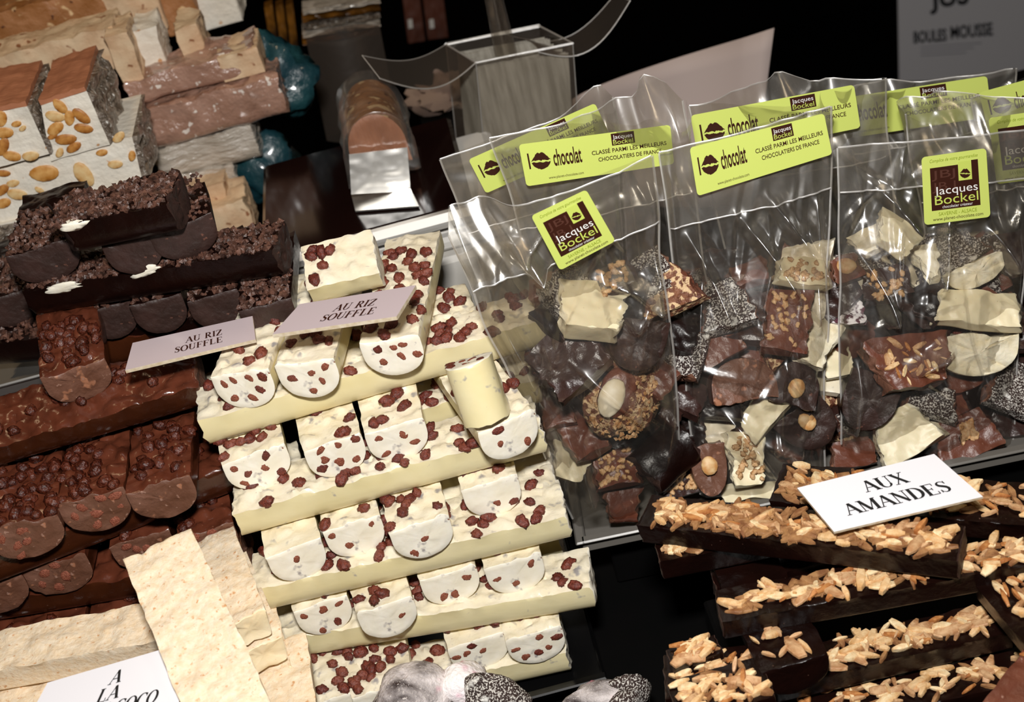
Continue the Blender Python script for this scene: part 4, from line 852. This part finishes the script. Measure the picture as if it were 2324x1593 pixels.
# ------------------------------------------------------------------ broken chocolate chunks
gB = 'broken chocolate in the clear bags'
def hull_rand(o, L, w, top, kind, seed):
    rs = random.Random(seed)
    if kind in ('nuts', 'slv'):
        pool = SL if kind == 'slv' else [blobmesh(.0022, .0018, .0014, 900 + i, M['nutbit'], rough=.4, n=6) for i in range(1)] + [NB[i] for i in range(3)]
        for _ in range(26 if kind == 'slv' else 34):
            x = rs.uniform(-L / 2, L / 2) * .86; y = rs.uniform(-w / 2, w / 2) * .84; s = rs.uniform(.7, 1.1) * (.62 if kind == 'slv' else 1)
            child('almond_sliver' if kind == 'slv' else 'chopped_nut', rs.choice(pool), o, (x, y, top(x, y) + .0006), (rs.gauss(0, .2), rs.gauss(0, .2), rs.uniform(0, 6)), (s, s, s))
    if kind == 'hazel': child('hazelnut_half', HZ, o, (L * .05, w * .05, top(0, 0) + .001), (0, 0, rs.uniform(0, 6)))
    if kind == 'bigalmond': child('almond_half', BA, o, (-L * .16, -w * .08, top(0, 0) + .001), (0, 0, 1.3))
    if kind == 'walnut': child('walnut_half', WN, o, (L * .1, w * .12, top(0, 0) + .001), (0, 0, 1.2))
    if kind == 'crisps': put_crisps(o, L, w, top, 4, seed, -L / 2, L / 2, CR, clusters=1)
NB = [blobmesh(.0024, .002, .0016, 910 + i, M['nutbit'], rough=.5, n=7, jag=.12) for i in range(3)]
HZ = blobmesh(.0065, .0055, .0025, 920, M['hazel'], rough=.1, n=12); BA = blobmesh(.013, .008, .003, 921, M['paleal'], rough=.08, n=14); WN = blobmesh(.009, .005, .002, 922, M['nutbit'], rough=.7, n=16, sc=4)
KM = {'white': ('white_plain', 'white_crack'), 'whitec': ('white_crack', 'white_crack'), 'dark': ('dark_plain', 'dark_cut'), 'glossy': ('dark', 'dark_cut'), 'milk': ('milk_plain', 'milk_cut'), 'dust': ('dust', 'milk_cut'), 'berry': ('berry', 'berry'), 'crust': ('nutcrust', 'milk_plain'), 'wrice': ('white', 'white_cut')}
def chunk(px, py, dpt, Wp, Hp, rot, kind, shape, tilt, label, seed, top=None, plane=(.05, -4), group=None, name='chocolate_chunk'):
    c = PL(px, py, plane[0], .03, plane[1]); v = (c - CAM); c = CAM + v * (1 + dpt / v.length); k = depth(c) / FPX; L = Wp * k; w = Hp * k
    a = math.radians(rot); X = RI * math.cos(a) + UI * math.sin(a); Y = -RI * math.sin(a) + UI * math.cos(a); Z = X.cross(Y)
    if shape == 'D':                                    # round-backed piece, cut face toward the camera, flat top up
        th = max(.012, w * .6); me, tp = bar(th, L, w * .98, 'U', seed, mats=[M[KM[kind][0]], M[KM[kind][1]]], nb=0, wav=.0015, er=.0022, slant=(.15, .25), step=.0016)
        A = Matrix((Z, X, Y)).transposed() @ Matrix.Rotation(math.radians(tilt), 3, 'Y'); L_, w_ = th, L; m = A.to_4x4(); m.translation = c - A @ V((0, 0, w * .5))
    else:
        h = min(.022, max(.010, min(L, w) * .55)); me, tp = bar(L, w, h, shape, seed, mats=[M[KM[kind][0]], M[KM[kind][1]]], nb=0, wav=.0016, er=.0022, slant=(random.Random(seed).uniform(-.35, .35), random.Random(seed + 1).uniform(-.2, .2)), warp=.0018, step=.0016)
        A = Matrix((X, Y, Z)).transposed() @ Matrix.Rotation(math.radians(-tilt), 3, 'X') @ Matrix.Rotation(math.radians(random.Random(seed).uniform(-12, 12)), 3, 'Y'); L_, w_ = L, w; m = A.to_4x4(); m.translation = c - A @ V((0, 0, h * .5))
    o = link(name, me, mw=m); tag(o, label, 'chocolate chunk', group or gB)
    if top:
        if shape == 'D' and top in ('hazel', 'walnut', 'bigalmond'):
            me2 = {'hazel': HZ, 'walnut': WN, 'bigalmond': BA}[top]; child({'hazel': 'hazelnut_half', 'walnut': 'walnut_half', 'bigalmond': 'almond_half'}[top], me2, o, (th / 2 + .003, 0, w * .6), (0, math.pi / 2, 0))
        else: hull_rand(o, L_, w_, tp, top, seed)
    return o
B1 = (.052, -5); B2 = (.050, 8); B3 = (.048, 10)
CH = [
 # bag at the left
 (1340, 712, .004, 135, 118, -4, 'white', 'B', 30, 'big plain cream block at the top of the front left bag', 1, None, B1),
 (1292, 818, .0, 150, 140, 42, 'dark', 'R', 20, 'large dark wedge at the left side of the front left bag', 2, None, B1),
 (1443, 782, .002, 128, 120, -8, 'dark', 'D', 0, 'rounded dark cut piece right of the cream block in the front left bag', 3, None, B1),
 (1478, 848, .010, 100, 80, -45, 'milk', 'B', 15, 'thin milk shard behind the nut-crusted piece', 5, None, B1),
 (1515, 1035, -.004, 130, 115, 38, 'glossy', 'U', 180, 'glossy dark rounded piece with nut crumbs low in the front left bag', 6, 'nuts', B1),
 (1292, 1050, .018, 72, 80, -15, 'white', 'B', 10, 'small pale square near the tray corner in the front left bag', 7, None, B1),
 (1398, 1065, .004, 95, 85, 10, 'milk', 'B', 20, 'milk piece with nut bits under the nut-crusted one', 8, 'nuts', B1),
 (1412, 1142, .0, 72, 92, 5, 'milk', 'U', 180, 'curved milk piece at the bottom corner of the front left bag', 9, None, B1),
 (1325, 985, .016, 90, 110, 25, 'milk', 'R', 20, 'rough milk lump in shadow low in the front left bag', 10, None, B1),
 (1264, 920, .030, 60, 110, 10, 'milk', 'R', 20, 'narrow milk shard beside the right ends of the white bars', 11, None, B1),
 (1398, 640, .020, 80, 70, 20, 'dark', 'B', 30, 'dark piece sprinkled with chopped nuts under the square sticker', 12, 'nuts', B1),
 (1478, 705, .018, 60, 60, 30, 'dark', 'B', 30, 'small nut-topped dark piece at the right of the cream block', 13, 'nuts', B1),
 (1247, 722, .028, 60, 60, 10, 'whitec', 'B', 30, 'small cream fragment left of the big cream block', 14, None, B1),
 (1240, 655, .030, 70, 50, 20, 'milk', 'B', 30, 'tan brown fragment high at the left in the front left bag', 15, None, B1),
 (1560, 990, .016, 70, 90, 0, 'glossy', 'R', 10, 'dark piece between the left and middle bags', 16, None, B1),
 # middle bag
 (1650, 695, -.004, 95, 110, 12, 'dust', 'R', 25, 'coconut-dusted dark piece at the upper left of the middle bag', 20, None, B2),
 (1625, 775, -.004, 105, 90, 30, 'milk', 'R', 10, 'rough milk piece under the coconut-dusted one in the middle bag', 21, None, B2),
 (1706, 722, .006, 92, 130, -8, 'dark', 'R', 25, 'smooth dark grey-brown block at the top of the middle bag', 22, None, B2),
 (1782, 732, -.004, 92, 145, -10, 'milk', 'R', 15, 'milk piece studded with chopped nuts in the middle bag', 23, 'nuts', B2),
 (1848, 778, .0, 80, 120, -20, 'whitec', 'R', 20, 'broken white piece on the right side of the middle bag', 24, None, B2),
 (1682, 862, -.010, 150, 100, -172, 'milk', 'D', 0, 'half-round milk piece with pale specks in the centre of the middle bag', 25, None, B2),
 (1802, 870, -.008, 110, 100, 165, 'dark', 'D', 0, 'dark rounded piece with a hazelnut half, upper right of the middle bag', 26, 'hazel', B2),
 (1738, 935, -.010, 120, 68, 48, 'white', 'B', 15, 'broad white shard slanting across the middle bag', 27, None, B2),
 (1634, 925, -.004, 98, 58, -4, 'glossy', 'R', 20, 'dark rectangular block left of the white shard', 28, None, B2),
 (1606, 985, .004, 90, 60, -14, 'wrice', 'R', 20, 'speckled white piece low at the left of the middle bag', 29, None, B2),
 (1606, 1065, -.012, 78, 120, 10, 'milk', 'D', 0, 'milk piece with a big hazelnut half at the bottom of the middle bag', 30, 'hazel', B2),
 (1692, 1040, -.014, 70, 125, 4, 'white', 'R', 10, 'tall nutty white piece at the bottom of the middle bag', 31, 'nuts', B2),
 (1704, 1118, -.010, 125, 42, 5, 'white', 'B', 20, 'flat white piece at the very bottom of the middle bag', 32, None, B2),
 (1832, 962, -.004, 120, 120, 50, 'glossy', 'D', 0, 'dark piece with nuts low on the right of the middle bag', 33, 'hazel', B2),
 (1548, 822, .022, 60, 70, 0, 'glossy', 'R', 10, 'dark piece with an orange-brown hazelnut between the left and middle bags', 34, 'hazel', B2),
 (1700, 628, .014, 75, 60, 20, 'milk', 'R', 30, 'rough milk lump high in the middle bag', 35, None, B2),
 (1822, 622, .012, 110, 62, -8, 'white', 'R', 30, 'tan-tinted white piece with nuts high in the middle bag', 36, 'nuts', B2),
 (1533, 662, .030, 42, 75, -5, 'white', 'B', 30, 'small white chip between the left and middle bags', 37, None, B2),
 (1880, 850, .02, 60, 90, -10, 'wrice', 'R', 20, 'speckled white piece behind the right side of the middle bag', 38, None, B2),
 # between and right bag
 (1921, 700, .010, 62, 78, 0, 'berry', 'R', 20, 'dark piece dusted with white and crimson powder between the bags', 40, None, B3),
 (1918, 612, .014, 62, 55, 20, 'milk', 'R', 20, 'milk piece with a hazelnut ring between the middle and right bags', 41, 'hazel', B3),
 (1902, 812, .012, 48, 85, 8, 'white', 'R', 20, 'white piece with red specks between the middle and right bags', 42, None, B3),
 (2032, 540, -.002, 88, 72, -28, 'white', 'R', 30, 'rounded white piece topmost in the right bag', 43, None, B3),
 (1972, 548, .014, 62, 62, 30, 'whitec', 'R', 30, 'dimmer beige piece behind the topmost white one', 44, None, B3),
 (2108, 602, .004, 38, 78, 15, 'whitec', 'B', 30, 'narrow white nutty sliver of chocolate high in the right bag', 45, None, B3),
 (2212, 622, .002, 128, 58, 24, 'white', 'D', 0, 'half-moon white piece high in the right bag', 46, None, B3),
 (2235, 652, .012, 90, 50, 25, 'milk', 'R', 20, 'rough milk lump right of the half-moon white piece', 47, None, B3),
 (2012, 650, .006, 90, 78, 10, 'dark', 'R', 20, 'dark piece mottled with pale bits in the right bag', 48, 'nuts', B3),
 (2108, 692, .0, 82, 95, 35, 'glossy', 'R', 20, 'dark piece with a few slivers left of the large cream piece', 49, None, B3),
 (2215, 706, -.010, 185, 82, -6, 'white', 'R', 20, 'largest cream piece with a broken left end in the right bag', 50, None, B3),
 (2210, 806, -.008, 172, 95, 2, 'whitec', 'D', 0, 'white half-round piece directly under the largest cream one', 51, 'crisps', B3),
 (2060, 825, -.018, 165, 118, 12, 'milk', 'B', 15, 'square milk slab strewn with almond slivers in the right bag', 52, 'slv', B3),
 (1962, 912, -.004, 118, 130, -18, 'glossy', 'D', 0, 'dark smooth rounded end at the left of the right bag', 53, None, B3),
 (2112, 915, -.002, 105, 72, -20, 'dust', 'R', 20, 'coconut-dusted piece under the sliver-strewn slab', 54, None, B3),
 (2050, 985, -.012, 125, 105, 30, 'white', 'B', 15, 'large cream wedge at the bottom of the right bag', 55, None, B3),
 (2188, 992, -.012, 118, 100, 20, 'milk', 'R', 15, 'milk piece with a walnut half at the bottom of the right bag', 56, 'walnut', B3),
 (2160, 930, .006, 80, 70, 0, 'milk', 'R', 20, 'rough brown lump beside the coconut-dusted piece', 57, None, B3),
 (2292, 880, -.004, 90, 120, -20, 'dust', 'R', 20, 'coconut-dusted dark piece at the right edge of the frame', 58, None, B3),
 (2292, 965, .0, 95, 60, 5, 'dark', 'R', 20, 'dark flat piece under the coconut-dusted one at the right edge', 59, None, B3),
 (2262, 1010, .004, 70, 45, 15, 'milk', 'R', 20, 'milk piece beside the tray rim at the right edge', 60, None, B3),
 (1935, 1030, .004, 90, 60, 10, 'milk', 'R', 20, 'milk block low between the middle and right bags', 61, None, B3),
 (1540, 1095, .004, 110, 60, 15, 'dark', 'R', 20, 'dark flat piece at the bottom between the left and middle bags', 62, 'nuts', B1),
 (2305, 760, .01, 60, 90, 0, 'dark', 'R', 20, 'dark block in shadow by the right edge of the frame', 63, None, B3),
]
for a in CH: chunk(*a[:10], seed=1000 + a[10], top=a[11], plane=a[12])
c = PL(1415, 900, .052, .03, -5); A = CAMM @ Matrix.Rotation(math.radians(-18), 3, 'Z')
m4 = A.to_4x4(); m4.translation = c + D0 * .002; lump = link('nut_crusted_piece', blobmesh(.0225, .028, .014, 41, M['nutcrust'], rough=.22, n=26, sc=1.7), mw=m4)
tag(lump, 'nut-crusted rounded piece with a whole pale almond in the front left bag', 'chocolate chunk', gB)
rs = random.Random(3); vs = []; fs = []
for _ in range(230):
    a = rs.uniform(0, 6.3); e = rs.uniform(.1, 1.45); p = V((.0225 * math.cos(a) * math.sin(e), .028 * math.sin(a) * math.sin(e), .014 * math.cos(e)))
    if ((p.x + .006) / .012) ** 2 + ((p.y - .001) / .017) ** 2 < 1: continue
    v, f = nib_geo(rs, rs.uniform(.0012, .0026)); b = len(vs); vs += [q + p for q in v]; fs += [tuple(i + b for i in q) for q in f]
o = child('nut_crumbs', mesh('crumbs', vs, fs, M['nutbit'], smooth=False), lump); o['kind'] = 'stuff'
child('cut_face', blobmesh(.012, .017, .003, 42, M['milk_plain'], rough=.1, n=14), lump, (-.005, .001, .0125)); child('almond_half', BA, lump, (-.008, -.003, .0155), (0, 0, 1.5), (.95, 1.05, 1))
rs = random.Random(11)
for i in range(125):
    px = rs.uniform(1255, 2330); py = rs.uniform(610 if px < 2000 else 580, 1010 - (px - 1400) * .04); pl = B1 if px < 1560 else B2 if px < 1900 else B3
    if px < 1400: py = min(py, 560 + (px - 1180) * 2.4)
    chunk(px, py, rs.uniform(.022, .048), rs.uniform(95, 150), rs.uniform(80, 125), rs.uniform(-90, 90), rs.choice(['dark', 'glossy', 'milk', 'glossy', 'milk', 'crust', 'dark', 'dust', 'wrice']), 'R', 20, 'broken chocolate chunk half hidden behind the others inside the clear bags', 1200 + i, None, pl, 'half hidden chunks inside the clear bags')
# ------------------------------------------------------------------ cellophane bags
def bag(TL, TR, BL, BR, y0, lean, seed, label, fold=.14, stick=None, kind=None, bulge=.021, ncre=34, seps=.006, glare=(.5, .0, .3), streaks=()):
    c = [PL(*TL, y0, .03, lean), PL(*TR, y0, .03, lean)]; tn = math.tan(math.radians(lean))
    if BL: c += [PL(*BR, y0, .03, lean), PL(*BL, y0, .03, lean)]
    else:
        zb = .034; X = (c[1] - c[0]); dn = V((.0, -tn, -1)); q0 = c[0] + dn * (c[0].z - zb); q1 = c[1] + dn * (c[1].z - zb); c += [q1 - X * .08, q0 + X * .12]
    root = empty('cellophane_bag', (c[2] + c[3]) / 2, label, 'bag', 'clear cellophane bags of broken chocolate'); l = root.location
    n = (c[3] - c[0]).cross(c[1] - c[0]).normalized()
    if n.dot(CAM - c[0]) < 0: n = -n
    rs = np.random.RandomState(seed); N = vn(seed); nu, nv = (130, 190) if streaks else (74, 110); U, Vv = np.meshgrid(np.linspace(0, 1, nu + 1), np.linspace(0, 1, nv + 1))
    base = [np.array(q) for q in c]; Pq = ((base[0][None, None] * (1 - U)[..., None] + base[1][None, None] * U[..., None]) * (1 - Vv)[..., None] + (base[3][None, None] * (1 - U)[..., None] + base[2][None, None] * U[..., None]) * Vv[..., None])
    def side(sg, sd):
        r = np.random.RandomState(sd); sm = np.clip((Vv - fold * .9) / .42, 0, 1); sm = sm * sm * (3 - 2 * sm)
        D = bulge * np.sin(math.pi * U) ** .55 * (.12 + .88 * sm) * (1 - .45 * np.clip((Vv - .8) / .2, 0, 1)) + .0022 * N(U + sd, Vv, 5) + .0009 * N(U, Vv + sd, 13)
        Hb = (c[3] - c[0]).length; gu, gs, gw = glare; D = D - gs * np.exp(-((U - gu) / gw) ** 2) * np.clip(fold - Vv, 0, 1) * Hb * (1 + .5 * N(U, Vv, 9))
        for _ in range(ncre):
            u0, v0 = r.uniform(.02, .98), r.uniform(.05, 1); a = r.choice([r.normal(1.15, .25), r.normal(2.0, .3), r.uniform(0, 3.14)]); ln_ = r.uniform(.12, .45); w = r.uniform(.012, .032)
            du = (U - u0) * .62; dv = Vv - v0; al = du * math.cos(a) + dv * math.sin(a); ac = -du * math.sin(a) + dv * math.cos(a) + .04 * (al / ln_) ** 2
            D = D + r.choice([-1, 1]) * r.uniform(.001, .0036) * np.clip(1 - np.abs(ac) / w, 0, 1) * np.clip(1 - np.abs(al) / ln_, 0, 1)
        if sg > 0 and streaks:
            w_ = Pq - np.array(CAM); dd = w_ @ np.array(D0); sx = CX + FPX * (w_ @ np.array(RI)) / dd; sy = CY - FPX * (w_ @ np.array(UI)) / dd
            for x0, y0_, x1, y1, wd, hh in streaks:
                Ls = math.hypot(x1 - x0, y1 - y0_); ex, ey = (x1 - x0) / Ls, (y1 - y0_) / Ls; al = (sx - x0) * ex + (sy - y0_) * ey; ac = np.abs(-(sx - x0) * ey + (sy - y0_) * ex + 6 * np.sin(al / Ls * 3.1))
                t = np.clip(al / Ls, 0, 1); win = np.cos(np.clip(ac / (wd * 2.8), 0, 1) * math.pi / 2) ** 2 * np.clip((Ls * 1.12 - al) / (Ls * .12), 0, 1); D = D + min(.018, .42 * Ls * .00027) * t * win
                D = D + hh * .6 * (.4 + t) * np.cos(np.clip(ac / wd, 0, 1) * math.pi / 2) ** 2 * np.clip(np.minimum(al, Ls - al) / (Ls * .15), 0, 1)
        D = D * np.clip(np.minimum(U, 1 - U) / .03, 0, 1)
        q = Pq + np.array(n)[None, None] * (sg * D)[..., None]; q[:, :, :] += np.array((c[1] - c[0]) * .012)[None, None] * N(U * 0 + sd, Vv, 7)[..., None]
        vs = (q - np.array(l)).reshape(-1, 3).tolist(); k = nu + 1
        fs = [(j * k + i, (j + 1) * k + i, (j + 1) * k + i + 1, j * k + i + 1) for j in range(nv) for i in range(nu)]
        return vs, fs, q
    vs, fs, q = side(1, seed * 3 + 1); child('front_film', mesh('film', vs, fs, M['film'], sharp=None), root)
    vs2, fs2, _ = side(-.9, seed * 3 + 2); child('back_film', mesh('film', vs2, fs2, M['film'], sharp=None), root)
    # folded top
    nf = int(nv * fold); k = nu + 1; off = np.array(n) * .0022; qq = q[:nf + 1] + off; vf = (qq - np.array(l)).reshape(-1, 3).tolist()
    child('folded_top', mesh('film', vf, [(j * k + i, (j + 1) * k + i, (j + 1) * k + i + 1, j * k + i + 1) for j in range(nf) for i in range(nu)], M['flap'], sharp=None), root)
    def strip(pts, w, name):                              # pale strip shaped as the highlight line along a film edge
        vs = []; 
        for i, p in enumerate(pts):
            d = (pts[min(i + 1, len(pts) - 1)] - pts[max(i - 1, 0)]).normalized(); s = d.cross(n); vs += [p + s * w / 2 + n * .0006 - l, p + n * .0012 - l, p - s * w / 2 + n * .0006 - l]
        child(name, mesh('edge_glint', vs, [(3 * i + a, 3 * i + a + 1, 3 * i + a + 4, 3 * i + a + 3) for i in range(len(pts) - 1) for a in (0, 1)], M['edge_glint'], sharp=None), root)
    A = lambda col: [V(x) for x in col]
    strip(A(q[::3, 0]), .0014, 'side_glint'); strip(A(q[::3, nu]), .0014, 'side_glint'); strip([p + V(off) for p in A(q[nf, ::3])], .0012, 'fold_glint'); strip(A(q[0, ::3]), .0014, 'top_glint')
    if stick:
        e = bulge * .25 + seps; sc = [PL(*s, y0, .03, lean) for s in stick]; sc = [CAM + (s - CAM) * (1 - e / (s - CAM).length / max(.3, -n.dot(D0))) for s in sc]; sticker(root, sc, kind)
    return root
bag((1015, 532), (1478, 352), (1298, 1180), (1552, 1080), .050, -5, 1, 'front left clear bag whose top right corner is folded to a point, square lime sticker', .17, [(1205, 490), (1330, 430), (1397, 547), (1271, 614)], 'square', glare=(.1, .62, .22), seps=.010, streaks=((1105, 500, 1235, 625, 9, .0035), (1262, 440, 1175, 560, 8, .003), (1560, 500, 1425, 700, 14, .006), (1100, 660, 1200, 840, 8, .003), (1290, 800, 1420, 880, 10, .004), (1480, 420, 1540, 760, 8, .003), (1250, 900, 1330, 1090, 8, .003), (1330, 620, 1480, 640, 9, .003)))
bag((1497, 345), (1888, 240), (1586, 1125), (1868, 1075), .046, 8, 2, 'clear bag in the front middle with a readable long lime sticker', .20, [(1565, 335), (1870, 257), (1889, 350), (1583, 445)], 'band', streaks=((1722, 425, 1882, 640, 9, .0042), (1655, 470, 1790, 640, 9, .004), (1550, 520, 1640, 700, 8, .003), (1690, 975, 1800, 1000, 12, .004), (1590, 560, 1560, 800, 8, .003), (1850, 420, 1830, 700, 8, .003), (1620, 900, 1740, 1040, 8, .003)))
bag((1898, 335), (2340, 292), (1912, 1010), (2300, 1025), .044, 10, 3, 'front right clear bag with a square lime sticker and almond slab', .14, [(2091, 357), (2238, 336), (2248, 492), (2098, 511)], 'square', seps=.009, streaks=((1980, 420, 2068, 520, 9, .004), (2228, 500, 2290, 600, 9, .004), (1935, 560, 2000, 700, 8, .003), (2000, 860, 2120, 760, 10, .005), (2150, 420, 2100, 620, 8, .003), (1940, 800, 1920, 960, 8, .003), (2240, 640, 2310, 700, 9, .003)))
bag((1115, 312), (1553, 226), None, None, .10, 0, 4, 'clear bag behind the front left one, long lime sticker half lost in glare', .24, [(1177, 328), (1521, 283), (1530, 372), (1195, 423)], 'band', glare=(.85, .62, .3))
bag((1000, 360), (1392, 218), None, None, .155, 0, 5, 'rearmost left clear bag, its steeply slanted lime sticker mostly covered', .24, [(1063, 362), (1350, 234), (1387, 312), (1103, 439)], 'band', glare=(.95, .5, .15))
bag((1560, 240), (2006, 176), None, None, .115, 5, 6, 'clear bag directly behind the middle one, sticker partly covered', .24, [(1567, 262), (1938, 192), (1953, 290), (1585, 365)], 'band', glare=(.5, .6, .25))
bag((1905, 212), (2302, 154), None, None, .18, 6, 7, 'clear bag at upper right with a long lime sticker, behind three others', .24, [(1850, 232), (2240, 172), (2251, 265), (1870, 322)], 'band', glare=(.2, .4, .2))
bag((2050, 258), (2440, 212), None, None, .092, 8, 8, 'clear bag behind the front right one, square lime sticker at the frame edge', .30, [(2243, 268), (2392, 246), (2402, 400), (2262, 418)], 'square', glare=(.25, .6, .35))
bag((2205, 222), (2560, 100), None, None, .138, 6, 9, 'clear bag in the top right corner showing only part of a lips sticker', .24, [(2222, 210), (2560, 118), (2580, 212), (2243, 300)], 'band')
